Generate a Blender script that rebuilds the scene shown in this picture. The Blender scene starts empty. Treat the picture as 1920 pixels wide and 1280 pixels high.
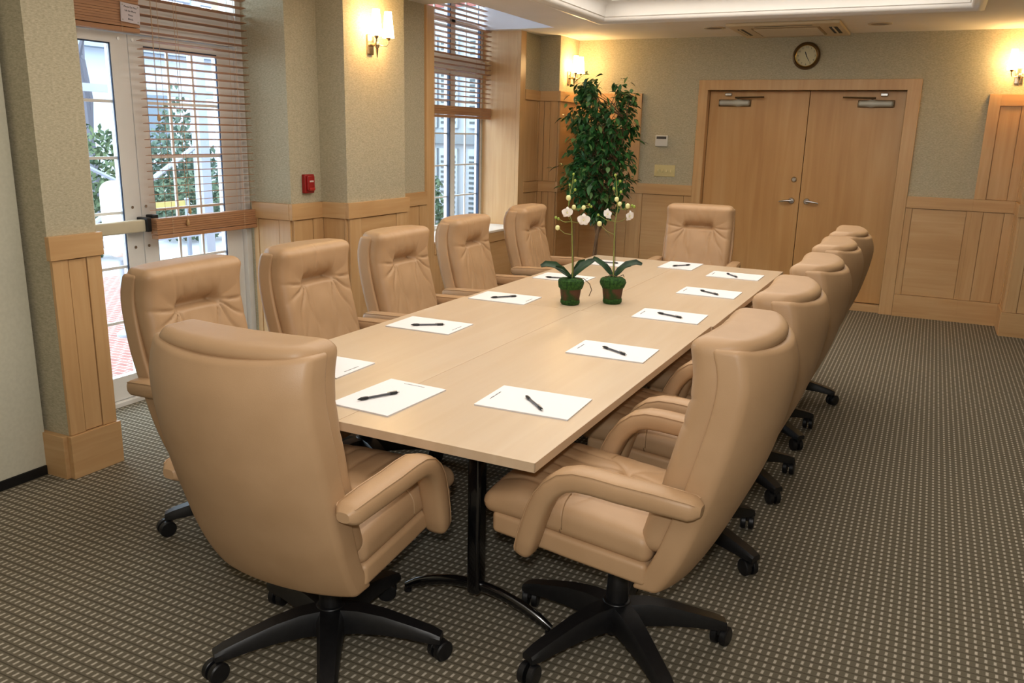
import bpy, math, random
from mathutils import Vector, Matrix
random.seed(7)
R = math.radians
col = bpy.context.scene.collection
sc = bpy.context.scene

# ------------------------------------------------------------------ camera, world, exposure
CAM_H, YAW, PITCH, ROLL, F = 1.6433, -25.9997, -14.0482, 1.3504, 1565.0
def make_camera():
    y, p, r = R(YAW), R(PITCH), R(ROLL)
    fw = Vector((math.sin(y)*math.cos(p), math.cos(y)*math.cos(p), math.sin(p)))
    rt = Vector((math.cos(y), -math.sin(y), 0)); up = rt.cross(fw)
    rt2 = rt*math.cos(r)+up*math.sin(r); up2 = -rt*math.sin(r)+up*math.cos(r)
    cd = bpy.data.cameras.new('camera'); cd.sensor_width = 36; cd.lens = F/1920*36
    cd.clip_start = .05; cd.clip_end = 200
    co = bpy.data.objects.new('camera', cd); col.objects.link(co)
    m = Matrix((rt2, up2, -fw)).transposed().to_4x4(); m.translation = (0, 0, CAM_H)
    co.matrix_world = m; sc.camera = co
make_camera()
sc.view_settings.view_transform = 'Standard'; sc.view_settings.look = 'None'
sc.view_settings.exposure = 0.33; sc.view_settings.gamma = 1; sc.view_settings.use_curve_mapping = False
w = bpy.data.worlds.new('world'); sc.world = w; w.use_nodes = True
bg = w.node_tree.nodes['Background']; bg.inputs[0].default_value = (.80, .90, 1, 1); bg.inputs[1].default_value = 6.2
def lamp(name, kind, loc, power, color, size=.1, rot=None):
    l = bpy.data.lights.new(name, kind); l.energy = power; l.color = color
    if kind == 'AREA': l.size = size
    elif kind in ('POINT', 'SPOT'): l.shadow_soft_size = size
    o = bpy.data.objects.new(name, l); col.objects.link(o); o.location = loc
    if rot: o.rotation_euler = rot
    return o
# the photographer's flash, just above the lens
lamp('camera_flash', 'POINT', (-.02, -.02, 1.78), 86, (1, .98, .95), .035)

# ------------------------------------------------------------------ materials
def lin(c):
    return tuple(((v/255)/12.92 if v/255 <= .04045 else ((v/255+.055)/1.055)**2.4) for v in c)+(1,)
def mat(name, c, rough=.5, metal=0, spec=.5, emis=None, es=0, coat=0):
    m = bpy.data.materials.new(name); m.use_nodes = True; b = m.node_tree.nodes['Principled BSDF']
    b.inputs['Base Color'].default_value = lin(c); b.inputs['Roughness'].default_value = rough
    b.inputs['Metallic'].default_value = metal; b.inputs['Specular IOR Level'].default_value = spec
    b.inputs['Coat Weight'].default_value = coat
    if emis: b.inputs['Emission Color'].default_value = lin(emis); b.inputs['Emission Strength'].default_value = es
    return m
def nn(m, t, **kw):
    n = m.node_tree.nodes.new(t)
    for k, v in kw.items(): setattr(n, k, v)
    return n
def lk(m, a, b): m.node_tree.links.new(a, b)
def noisy(name, c1, c2, scale=(20, 20, 20), detail=3, rough=.6, bump=0, bscale=None, spec=.4, lo=.35, hi=.65, coat=0):
    m = mat(name, c1, rough, spec=spec, coat=coat); b = m.node_tree.nodes['Principled BSDF']
    tc = nn(m, 'ShaderNodeTexCoord'); mp = nn(m, 'ShaderNodeMapping'); mp.inputs['Scale'].default_value = scale
    no = nn(m, 'ShaderNodeTexNoise'); no.inputs['Scale'].default_value = 1; no.inputs['Detail'].default_value = detail
    cr = nn(m, 'ShaderNodeValToRGB'); cr.color_ramp.elements[0].position = lo; cr.color_ramp.elements[1].position = hi
    cr.color_ramp.elements[0].color = lin(c1); cr.color_ramp.elements[1].color = lin(c2)
    lk(m, tc.outputs['Object'], mp.inputs[0]); lk(m, mp.outputs[0], no.inputs['Vector'])
    lk(m, no.outputs['Fac'], cr.inputs[0]); lk(m, cr.outputs[0], b.inputs['Base Color'])
    if bump:
        bu = nn(m, 'ShaderNodeBump'); bu.inputs['Strength'].default_value = bump; bu.inputs['Distance'].default_value = .004
        src = no
        if bscale:
            mp2 = nn(m, 'ShaderNodeMapping'); mp2.inputs['Scale'].default_value = bscale
            src = nn(m, 'ShaderNodeTexNoise'); src.inputs['Scale'].default_value = 1; src.inputs['Detail'].default_value = 2
            lk(m, tc.outputs['Object'], mp2.inputs[0]); lk(m, mp2.outputs[0], src.inputs['Vector'])
        lk(m, src.outputs['Fac'], bu.inputs['Height']); lk(m, bu.outputs[0], b.inputs['Normal'])
    return m
def wood(name, c1, c2, c3, axis, rough=.38, k=1.0, coat=0):
    # streaky maple: noise stretched along the grain, plus slow blotches
    m = mat(name, c1, rough, spec=.4, coat=coat); b = m.node_tree.nodes['Principled BSDF']
    tc = nn(m, 'ShaderNodeTexCoord'); mp = nn(m, 'ShaderNodeMapping')
    s = [26*k, 26*k, 26*k]; s[axis] = 1.6*k; mp.inputs['Scale'].default_value = s
    no = nn(m, 'ShaderNodeTexNoise'); no.inputs['Scale'].default_value = 1; no.inputs['Detail'].default_value = 4; no.inputs['Distortion'].default_value = .6
    mp2 = nn(m, 'ShaderNodeMapping'); s2 = [3.2, 3.2, 3.2]; s2[axis] = .9; mp2.inputs['Scale'].default_value = s2
    n2 = nn(m, 'ShaderNodeTexNoise'); n2.inputs['Scale'].default_value = 1; n2.inputs['Detail'].default_value = 2
    cr = nn(m, 'ShaderNodeValToRGB'); e = cr.color_ramp.elements
    e[0].position = .3; e[0].color = lin(c2); e[1].position = .7; e[1].color = lin(c3); x = e.new(.5); x.color = lin(c1)
    mx = nn(m, 'ShaderNodeMath', operation='MULTIPLY_ADD'); mx.inputs[1].default_value = .5
    hf = nn(m, 'ShaderNodeMath', operation='MULTIPLY'); hf.inputs[1].default_value = .5
    lk(m, tc.outputs['Object'], mp.inputs[0]); lk(m, mp.outputs[0], no.inputs['Vector'])
    lk(m, tc.outputs['Object'], mp2.inputs[0]); lk(m, mp2.outputs[0], n2.inputs['Vector'])
    lk(m, n2.outputs['Fac'], hf.inputs[0]); lk(m, no.outputs['Fac'], mx.inputs[0]); lk(m, hf.outputs[0], mx.inputs[2])
    lk(m, mx.outputs[0], cr.inputs[0]); lk(m, cr.outputs[0], b.inputs['Base Color'])
    return m
MAP = ((200, 160, 112), (188, 146, 98), (210, 174, 128))
WX, WY, WZ = [wood('maple_%s' % 'xyz'[a], *MAP, a) for a in range(3)]
WD = wood('maple_door', (196, 150, 96), (182, 134, 82), (206, 164, 112), 2, .35, .55)
TABLE = wood('pale_maple_laminate', (206, 184, 157), (201, 178, 149), (211, 191, 165), 1, .3, .8)
TEDGE = wood('pale_maple_edge', (198, 172, 142), (190, 163, 131), (205, 181, 152), 1, .4, .8)
def wallpaper():
    m = mat('grasscloth_wallpaper', (186, 176, 150), .85, spec=.15); b = m.node_tree.nodes['Principled BSDF']
    tc = nn(m, 'ShaderNodeTexCoord')
    a = nn(m, 'ShaderNodeMapping'); a.inputs['Scale'].default_value = (62, 62, 120)
    n1 = nn(m, 'ShaderNodeTexNoise'); n1.inputs['Scale'].default_value = 1; n1.inputs['Detail'].default_value = 6; n1.inputs['Roughness'].default_value = .7
    a2 = nn(m, 'ShaderNodeMapping'); a2.inputs['Scale'].default_value = (60, 60, 330)
    n2 = nn(m, 'ShaderNodeTexNoise'); n2.inputs['Scale'].default_value = 1; n2.inputs['Detail'].default_value = 3
    md = nn(m, 'ShaderNodeMath', operation='MULTIPLY_ADD'); md.inputs[1].default_value = .55
    hf = nn(m, 'ShaderNodeMath', operation='MULTIPLY'); hf.inputs[1].default_value = .45
    cr = nn(m, 'ShaderNodeValToRGB'); e = cr.color_ramp.elements
    e[0].position = .36; e[0].color = lin((161, 153, 128)); e[1].position = .64; e[1].color = lin((196, 187, 162))
    lk(m, tc.outputs['Object'], a.inputs[0]); lk(m, a.outputs[0], n1.inputs['Vector'])
    lk(m, tc.outputs['Object'], a2.inputs[0]); lk(m, a2.outputs[0], n2.inputs['Vector'])
    lk(m, n2.outputs['Fac'], hf.inputs[0]); lk(m, n1.outputs['Fac'], md.inputs[0]); lk(m, hf.outputs[0], md.inputs[2])
    lk(m, md.outputs[0], cr.inputs[0]); lk(m, cr.outputs[0], b.inputs['Base Color'])
    return m
WALL = wallpaper()
def carpet():
    m = mat('woven_carpet', (92, 82, 66), .95, spec=.1); b = m.node_tree.nodes['Principled BSDF']
    tc = nn(m, 'ShaderNodeTexCoord'); sp = nn(m, 'ShaderNodeSeparateXYZ'); lk(m, tc.outputs['Object'], sp.inputs[0])
    def M(op, a, bb=None, c=None):
        n = nn(m, 'ShaderNodeMath', operation=op)
        for i, v in enumerate((a, bb, c)):
            if v is None: continue
            if isinstance(v, (int, float)): n.inputs[i].default_value = v
            else: lk(m, v, n.inputs[i])
        return n.outputs[0]
    PX, PY = .0268, .0368
    u = M('FRACT', M('DIVIDE', sp.outputs['X'], PX)); v = M('FRACT', M('DIVIDE', sp.outputs['Y'], PY))
    # dash: slightly S shaped light loop
    sh = M('MULTIPLY', M('SUBTRACT', v, .5), .12)
    du = M('ABSOLUTE', M('SUBTRACT', M('SUBTRACT', u, .5), sh)); dv = M('ABSOLUTE', M('SUBTRACT', v, .5))
    def edge(d, t, s=.06): # 1 inside
        n = nn(m, 'ShaderNodeMapRange'); n.interpolation_type = 'SMOOTHSTEP'
        lk(m, d, n.inputs[0]); n.inputs[1].default_value = t-s; n.inputs[2].default_value = t+s; n.inputs[3].default_value = 1; n.inputs[4].default_value = 0
        return n.outputs[0]
    dash = M('MULTIPLY', edge(du, .155), edge(dv, .27))
    line = edge(M('SUBTRACT', .5, dv), .055)
    no = nn(m, 'ShaderNodeTexNoise'); no.inputs['Scale'].default_value = 420; no.inputs['Detail'].default_value = 2; lk(m, tc.outputs['Object'], no.inputs['Vector'])
    def mix(f, a, bb):
        n = nn(m, 'ShaderNodeMix', data_type='RGBA')
        lk(m, f, n.inputs[0])
        for i, v in ((6, a), (7, bb)):
            if isinstance(v, tuple): n.inputs[i].default_value = v
            else: lk(m, v, n.inputs[i])
        return n.outputs[2]
    base = mix(no.outputs['Fac'], lin((101, 94, 79)), lin((119, 111, 95)))
    c1 = mix(line, base, lin((76, 70, 58)))
    lite = mix(no.outputs['Fac'], lin((176, 167, 150)), lin((200, 191, 175)))
    c2 = mix(dash, c1, lite); lk(m, c2, b.inputs['Base Color'])
    bu = nn(m, 'ShaderNodeBump'); bu.inputs['Strength'].default_value = .5; bu.inputs['Distance'].default_value = .003
    lk(m, M('ADD', dash, no.outputs['Fac']), bu.inputs['Height']); lk(m, bu.outputs[0], b.inputs['Normal'])
    return m
CARPET = carpet()
LEATHER = noisy('tan_leather', (175, 141, 105), (181, 147, 111), (7, 7, 7), 2, .46, .10, (420, 420, 420), .42)
BLACKP = noisy('black_plastic', (16, 16, 18), (22, 22, 24), (60, 60, 60), 2, .42, .05, (500, 500, 500), .45)
BLACKM = mat('black_gloss_metal', (10, 10, 12), .18, 0, .6, coat=.6)
CEIL = noisy('ceiling_paint', (228, 221, 210), (231, 224, 214), (3, 3, 3), 2, .8)
WHITE = noisy('white_trim_paint', (246, 243, 238), (249, 246, 241), (4, 4, 4), 2, .35)
FRAME = noisy('white_frame_paint', (222, 220, 216), (228, 226, 222), (4, 4, 4), 2, .4)
PAPER = mat('white_paper', (238, 236, 238), .7); PAPERE = mat('paper_edge', (206, 204, 206), .8)
INK = mat('dark_print', (60, 60, 66), .7)
METAL = mat('brushed_silver', (190, 190, 188), .25, 1); NICKEL = mat('warm_nickel', (176, 160, 136), .25, 1)
DARKM = mat('dark_bronze', (96, 74, 44), .35, .6); GREYM = mat('grey_closer_metal', (178, 176, 164), .45, .2)
SLAT = wood('blind_slat_wood', (172, 126, 90), (160, 114, 80), (182, 138, 102), 1, .45)
CORD = mat('tan_cord', (196, 164, 132), .8)
def glass():
    m = bpy.data.materials.new('window_glass'); m.use_nodes = True; nt = m.node_tree; nt.nodes.clear()
    o = nt.nodes.new('ShaderNodeOutputMaterial'); t = nt.nodes.new('ShaderNodeBsdfTransparent'); t.inputs[0].default_value = (.9, .95, .97, 1)
    g = nt.nodes.new('ShaderNodeBsdfGlossy'); g.inputs['Roughness'].default_value = .02
    f = nt.nodes.new('ShaderNodeFresnel'); f.inputs[0].default_value = 1.4; x = nt.nodes.new('ShaderNodeMixShader')
    ge = nt.nodes.new('ShaderNodeNewGeometry'); mu_ = nt.nodes.new('ShaderNodeMath'); mu_.operation = 'MULTIPLY'; iv = nt.nodes.new('ShaderNodeMath'); iv.operation = 'SUBTRACT'; iv.inputs[0].default_value = 1
    nt.links.new(ge.outputs['Backfacing'], iv.inputs[1]); nt.links.new(f.outputs[0], mu_.inputs[0]); nt.links.new(iv.outputs[0], mu_.inputs[1]); nt.links.new(mu_.outputs[0], x.inputs[0]); nt.links.new(t.outputs[0], x.inputs[1]); nt.links.new(g.outputs[0], x.inputs[2]); nt.links.new(x.outputs[0], o.inputs[0])
    return m
GLASS = glass()

# ------------------------------------------------------------------ mesh helpers
class MB:
    def __init__(s): s.v = []; s.f = []
    def add(s, vs, fs):
        b = len(s.v); s.v += [tuple(v) for v in vs]; s.f += [tuple(i+b for i in f) for f in fs]; return s
    def box(s, x0, x1, y0, y1, z0, z1, bev=0):
        if bev:
            return s.rbox(((x0+x1)/2, (y0+y1)/2, (z0+z1)/2), (abs(x1-x0)/2, abs(y1-y0)/2, abs(z1-z0)/2), bev, (1, 1, 1), k=1)
        return s.add([(x, y, z) for x in (x0, x1) for y in (y0, y1) for z in (z0, z1)],
                     [(0, 1, 3, 2), (4, 6, 7, 5), (0, 4, 5, 1), (2, 3, 7, 6), (0, 2, 6, 4), (1, 5, 7, 3)])
    def rbox(s, c, h, r, n, fn=None, k=3):
        """rounded box lattice, optionally pushed through fn(x,y,z)"""
        ax = []
        for i in range(3):
            hh = h[i]; rr = min(r, hh*.999); inner = hh-rr
            a = [inner*(-1+2*j/n[i]) for j in range(n[i]+1)] if inner > 1e-6 else [0.0]
            ed = [inner+rr*math.tan(math.pi/4*(j+1)/k) for j in range(k)]
            ax.append([-e for e in reversed(ed)]+a+ed)
        idx = {}; V = []; Fc = []
        def vid(i, j, l):
            key = (i, j, l)
            if key in idx: return idx[key]
            p = [ax[0][i], ax[1][j], ax[2][l]]; q = []
            for t in range(3):
                lim = h[t]-min(r, h[t]*.999); q.append(max(-lim, min(lim, p[t])))
            d = Vector([p[t]-q[t] for t in range(3)])
            if d.length > 1e-9: d = d.normalized()*r
            P = [q[t]+d[t] for t in range(3)]
            if fn: P = fn(*P)
            idx[key] = len(V); V.append((P[0]+c[0], P[1]+c[1], P[2]+c[2])); return idx[key]
        N = [len(a)-1 for a in ax]
        for i in range(N[0]):
            for j in range(N[1]):
                Fc.append((vid(i, j, 0), vid(i, j+1, 0), vid(i+1, j+1, 0), vid(i+1, j, 0)))
                Fc.append((vid(i, j, N[2]), vid(i+1, j, N[2]), vid(i+1, j+1, N[2]), vid(i, j+1, N[2])))
        for i in range(N[0]):
            for l in range(N[2]):
                Fc.append((vid(i, 0, l), vid(i+1, 0, l), vid(i+1, 0, l+1), vid(i, 0, l+1)))
                Fc.append((vid(i, N[1], l), vid(i, N[1], l+1), vid(i+1, N[1], l+1), vid(i+1, N[1], l)))
        for j in range(N[1]):
            for l in range(N[2]):
                Fc.append((vid(0, j, l), vid(0, j, l+1), vid(0, j+1, l+1), vid(0, j+1, l)))
                Fc.append((vid(N[0], j, l), vid(N[0], j+1, l), vid(N[0], j+1, l+1), vid(N[0], j, l+1)))
        return s.add(V, Fc)
    def tube(s, pts, rad, n=10, side=None, cap=True, sq=0):
        """sweep; rad float / list / list of (a,b); side fixes the section's first axis; sq>0 squares it off"""
        pts = [Vector(p) for p in pts]; m = len(pts); rings = []
        prev = None
        for i, p in enumerate(pts):
            t = (pts[min(i+1, m-1)]-pts[max(i-1, 0)]).normalized()
            if side is not None: a = Vector(side); a = (a-t*a.dot(t)).normalized()
            elif prev is None:
                a = t.orthogonal().normalized()
            else: a = (prev-t*prev.dot(t)).normalized()
            prev = a; b = t.cross(a)
            r = rad[i] if isinstance(rad, (list, tuple)) and isinstance(rad, list) else rad
            ra, rb = r if isinstance(r, tuple) else (r, r)
            ring = []
            for q in range(n):
                th = 2*math.pi*q/n; c, d = math.cos(th), math.sin(th)
                if sq:
                    e = 2/(2+sq*2); c = math.copysign(abs(c)**e, c); d = math.copysign(abs(d)**e, d)
                ring.append(p+a*ra*c+b*rb*d)
            rings.append(ring)
        V = [v for r_ in rings for v in r_]; Fc = []
        for i in range(m-1):
            for q in range(n):
                Fc.append((i*n+q, i*n+(q+1) % n, (i+1)*n+(q+1) % n, (i+1)*n+q))
        if cap: Fc.append(tuple(range(n))[::-1]); Fc.append(tuple((m-1)*n+q for q in range(n)))
        return s.add(V, Fc)
    def lathe(s, c, prof, n=24, axis=2, cap=True):
        """prof: list of (radius, height)"""
        V = []
        for (r, h) in prof:
            for q in range(n):
                a = 2*math.pi*q/n; x, y = r*math.cos(a), r*math.sin(a)
                V.append({2: (c[0]+x, c[1]+y, c[2]+h), 1: (c[0]+x, c[1]+h, c[2]+y), 0: (c[0]+h, c[1]+x, c[2]+y)}[axis])
        Fc = [(i*n+q, i*n+(q+1) % n, (i+1)*n+(q+1) % n, (i+1)*n+q) for i in range(len(prof)-1) for q in range(n)]
        if cap: Fc.append(tuple(range(n))[::-1]); Fc.append(tuple((len(prof)-1)*n+q for q in range(n)))
        return s.add(V, Fc)
    def build(s, name, m, parent=None, smooth=False, kind=None):
        me = bpy.data.meshes.new(name); me.from_pydata(s.v, [], s.f); me.update()
        import bmesh
        bm = bmesh.new(); bm.from_mesh(me); bmesh.ops.recalc_face_normals(bm, faces=bm.faces); bm.to_mesh(me); bm.free()
        if smooth:
            for p in me.polygons: p.use_smooth = True
            if smooth != 'all':
                try: me.set_sharp_from_angle(angle=R(38))
                except Exception: pass
        me.materials.append(m)
        o = bpy.data.objects.new(name, me); col.objects.link(o)
        if parent is not None: o.parent = parent
        if kind: o['kind'] = kind
        return o
def thing(name, label, cat, loc=(0, 0, 0), rz=0, group=None):
    o = bpy.data.objects.new(name, None); col.objects.link(o); o.location = loc; o.rotation_euler = (0, 0, rz)
    o.empty_display_size = .1; o['label'] = label; o['category'] = cat
    if group: o['group'] = group
    return o
def tag(o, label, cat, group=None, kind=None):
    o['label'] = label; o['category'] = cat
    if group: o['group'] = group
    if kind: o['kind'] = kind
    return o
def dup(root, loc, rz, label):
    kids = {}
    for o in bpy.data.objects:
        if o.parent: kids.setdefault(o.parent.name, []).append(o)
    r = root.copy(); col.objects.link(r); r.location = loc; r.rotation_euler = (0, 0, rz); r['label'] = label
    def rec(src, dst):
        for ch in kids.get(src.name, []):
            c = ch.copy(); col.objects.link(c); c.parent = dst; rec(ch, c)
    rec(root, r)
    return r
def struct(o): o['kind'] = 'structure'; return o
_font = None
def text_mesh(s, body, size, pos, right, up, off=0.0):
    """append the letters of body to MB s as flat mesh centred at pos"""
    cu = bpy.data.curves.new('t', 'FONT'); cu.body = body; cu.size = size; cu.align_x = 'CENTER'; cu.align_y = 'CENTER'; cu.extrude = size*.02
    cu.resolution_u = 2
    ob = bpy.data.objects.new('t', cu); col.objects.link(ob)
    dg = bpy.context.evaluated_depsgraph_get(); me = bpy.data.meshes.new_from_object(ob.evaluated_get(dg))
    right, up, pos = Vector(right), Vector(up), Vector(pos); n = right.cross(up)
    s.add([pos+right*v.co.x+up*v.co.y+n*v.co.z for v in me.vertices], [tuple(p.vertices) for p in me.polygons])
    bpy.data.objects.remove(ob); bpy.data.curves.remove(cu); bpy.data.meshes.remove(me)

# ------------------------------------------------------------------ room shell
X1, X2, XA, XE, YB, H = -3.80, -3.575, -3.485, -4.20, 8.81, 2.617
XR, YN = 4.4, -2.6
ZB, ZR0, ZR1 = .211, 1.04, 1.147
TX0, TX1, TY0, TY1 = -2.82, .15, 1.6, 7.44       # ceiling tray
WX0, WX1, WY0, WY1 = XE, -3.385, 6.06, 7.70      # light well over window 2
fl = MB().box(XE-.3, XR+.2, YN-.2, YB+.3, -.05, 0).build('floor', CARPET, kind='structure')
# ceiling with the tray and well cut out
c = MB()
xs = [XE-.012, WX0, WX1, TX0, TX1, XR+.2]; ys = [YN-.2, TY0, WY0, TY1, WY1, YB+.3]
for i in range(5):
    for j in range(5):
        cx, cy = (xs[i]+xs[i+1])/2, (ys[j]+ys[j+1])/2
        if TX0 < cx < TX1 and TY0 < cy < TY1: continue
        if WX0 < cx < WX1 and WY0 < cy < WY1: continue
        c.box(xs[i], xs[i+1], ys[j], ys[j+1], H, H+.04)
cl = c.build('ceiling', CEIL, kind='structure')
m_ = MB(); t = .03; zt = 3.25                     # well sides
m_.box(WX0, WX1, WY1-.003, WY1+t, H+.0005, zt); m_.box(WX0, WX1, WY0-t, WY0+.003, H+.0005, zt); m_.box(WX1-.003, WX1+t, WY0-t, WY1+t, H+.0005, zt); m_.box(WX0, WX1+t, WY0-t, WY1+t, zt, zt+.03)
m_.build('well_lining', mat('well_white_paint', (226, 226, 232), .7), cl)
# crown moulding of the tray and its coved inside
def ring(prof, name, m, parent):
    V = []; n = len(prof)
    for (ins, z) in prof:
        V += [(TX0+ins, TY0+ins, z), (TX1-ins, TY0+ins, z), (TX1-ins, TY1-ins, z), (TX0+ins, TY1-ins, z)]
    Fc = []
    for i in range(n-1):
        for q in range(4): Fc.append((i*4+q, i*4+(q+1) % 4, (i+1)*4+(q+1) % 4, (i+1)*4+q))
    return MB().add(V, Fc).build(name, m, parent, True)
tr = struct(ring([(-.045, H), (-.045, H-.012), (-.02, H-.02), (.0, H-.018), (.012, H-.008), (.03, H-.006), (.045, H+.006), (.05, H+.02), (.05, H+.03), (.06, H+.035), (.062, H+.10), (.075, H+.125), (.11, H+.15), (.15, H+.155)], 'trim_1', WHITE, None))
MB().box(TX0-.1, TX1+.1, TY0-.1, TY1+.1, H+.2, H+.24).build('tray_top', CEIL, tr)
lp = MB().box(TX0+.14, TX1-.14, TY0+.14, TY1-.14, H+.155, H+.175).build('ceiling_light', mat('luminous_panel', (250, 248, 244), .5, emis=(255, 247, 235), es=1.75))
tag(lp, 'large glowing white panel filling the recessed ceiling tray', 'ceiling light')

# left wall: one mesh made of the plain outer wall, piers and columns
L = MB()
def blk(x0, x1, y0, y1, z0=0, z1=H): L.box(x0, x1, y0, y1, z0, z1)
blk(XE-.2, XE, YN, 2.42)                       # plain stretch behind the panel
blk(XE, XA, 2.41, 2.66)                        # pier beside the partition
blk(XE-.2, XE, 2.42, 2.68); 
blk(XE-.2, XE, 4.38, 6.16)
blk(XE, X1, 4.387, 6.05)                       # pier between door and window
blk(X1, X2, 4.70, 5.415)                       # projecting column
blk(XE-.07, XE, 7.80, YB+.2)
blk(XE, X1, 7.90, YB); blk(X1, X2, 8.306, YB)
blk(XE-.2, XE, 6.16, 7.80, 0, .62)
blk(XE-.1, XE, 6.16, 7.80, 3.05, 3.3); blk(XE-.2, XE, 2.68, 4.38, H, H+.1)
wl = L.build('wall_left', WALL, kind='structure')
B = MB()
B.box(XE-.2, -2.143-.02, YB, YB+.2, 0, H); B.box(-.30, XR+.2, YB, YB+.2, 0, H); B.box(-2.163, -.30, YB, YB+.2, 2.12, H)
B.box(.728, 1.25, 8.375, YB, 0, H)
wb = B.build('wall_back', WALL, kind='structure')
MB().box(XR, XR+.2, YN, YB, 0, H).build('wall_right', WALL, kind='structure')
MB().box(XE-.2, XR+.2, YN-.2, YN, 0, H).build('wall_front', WALL, kind='structure')

# wainscot: panel field with raised stiles, rails, baseboard and cap
ntrim = [1]
def wains(p0, p1, nrm, stiles, tall=False, wrap=(0, 0), top=None, base=True, edge=None):
    """p0,p1 wall-face ends; nrm outward; stiles = list of (a,b) fractions"""
    p0, p1, nrm = Vector(p0), Vector(p1), Vector(nrm); d = p1-p0; Ln = d.length; d.normalize()
    horiz = WY if abs(d.y) > abs(d.x) else WX
    ntrim[0] += 1; nm = 'trim_%d' % ntrim[0]
    def bx(m, a, b, t0, t1, z0, z1):
        A = p0+d*a+nrm*t0; Bq = p0+d*b+nrm*t1
        m.box(min(A.x, Bq.x), max(A.x, Bq.x), min(A.y, Bq.y), max(A.y, Bq.y), z0, z1, .0015)
    secs = [(ZB, ZR0)]+([(ZR1, 1.97)] if tall else [])
    zt = (2.07 if tall else ZR1) if top is None else top
    if top is not None: secs = [(ZB, top-.1)]
    f = MB(); bx(f, 0, Ln, .0, .003, .05, zt-.01); root = struct(f.build(nm, WZ))
    for (z0, z1) in secs:
        for (a, b) in stiles:
            thick = edge is not None and z0 > 1 and ((edge == 0 and a == 0) or (edge == 1 and b == 1))
            m = MB(); bx(m, a*Ln, b*Ln, .002, .0285 if thick else .018, z0+.002, z1+.099 if thick else z1-.002); m.build('stile', WZ, root)
        ed = [0]+[v for s_ in stiles for v in s_]+[1]
        for i in range(0, len(ed), 2):
            a, b = ed[i], ed[i+1]
            if b-a > .03:
                m = MB(); bx(m, a*Ln+.0045, b*Ln-.0045, .002, .0145, z0+.0045, z1-.0055); m.build('panel', WZ if Ln*(b-a) < .35 else horiz, root)
    if base: m = MB(); bx(m, -wrap[0], Ln+wrap[1], .0, .030, 0, ZB); m.build('baseboard', horiz, root)
    if top is None: m = MB(); bx(m, -wrap[0], Ln+wrap[1], .0, .028, ZR0, ZR1); m.build('chair_rail', horiz, root)
    if tall: m = MB(); bx(m, -wrap[0], Ln+wrap[1], .0, .028, 1.97, 2.07); m.build('top_rail', horiz, root)
    if top is not None: m = MB(); bx(m, 0, Ln, .0, .028, top-.1, top); m.build('top_rail', horiz, root)
    return root
wains((XA, 2.41, 0), (XA, 2.66, 0), (1, 0, 0), [(0, .31), (.70, 1)], wrap=(.012, .012))
m = MB().box(XE, XA, 2.378, 2.41, 0, ZB, .002).build('baseboard_left', WX, kind='structure')
wains((-4.12, 4.387, 0), (X1, 4.387, 0), (0, -1, 0), [(0, .12), (.70, 1)], wrap=(0, .0))
wains((X1, 4.387, 0), (X1, 4.70, 0), (1, 0, 0), [(0, .06), (.64, 1)], wrap=(.026, 0))
wains((X1, 4.70, 0), (X2, 4.70, 0), (0, -1, 0), [(0, .1), (.92, 1)], wrap=(0, 0))
wains((X2, 4.70, 0), (X2, 5.415, 0), (1, 0, 0), [(0, .18), (.80, 1)], wrap=(.026, .02))
wains((X1, 5.415, 0), (X1, 6.05, 0), (1, 0, 0), [(0, .3), (.83, 1)])
wains((X1, 6.17, 0), (X1, 7.80, 0), (1, 0, 0), [(0, .08), (.46, .54), (.92, 1)], top=.70)
wains((X1, 7.92, 0), (X1, 8.306, 0), (1, 0, 0), [(0, .1), (.86, 1)], tall=True)
wains((X1, 8.306, 0), (X2, 8.306, 0), (0, -1, 0), [(0, .30), (.64, 1)], tall=True)
wains((X2, 8.306, 0), (X2, YB, 0), (1, 0, 0), [(0, .08), (.9, 1)], tall=True, wrap=(.026, 0))
wains((X2, YB, 0), (-2.83, YB, 0), (0, -1, 0), [(0, .12), (.86, 1)], tall=True, edge=1)
wains((-2.83, YB, 0), (-2.235, YB, 0), (0, -1, 0), [(0, .1), (.87, 1)])
wains((-.18, YB, 0), (.372, YB, 0), (0, -1, 0), [(0, .10), (.93, 1)])
wains((.372, YB, 0), (.728, YB, 0), (0, -1, 0), [(0, .26), (.74, 1)], tall=True, edge=0)
wains((.728, YB, 0), (.728, 8.375, 0), (-1, 0, 0), [(0, .2), (.8, 1)], tall=True, wrap=(0, .0))
wains((.728, 8.375, 0), (1.25, 8.375, 0), (0, -1, 0), [(0, .16), (.84, 1)], tall=True, wrap=(.026, 0))
wains((1.25, YB, 0), (XR, YB, 0), (0, -1, 0), [(0, .04), (.48, .52), (.96, 1)])

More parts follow.
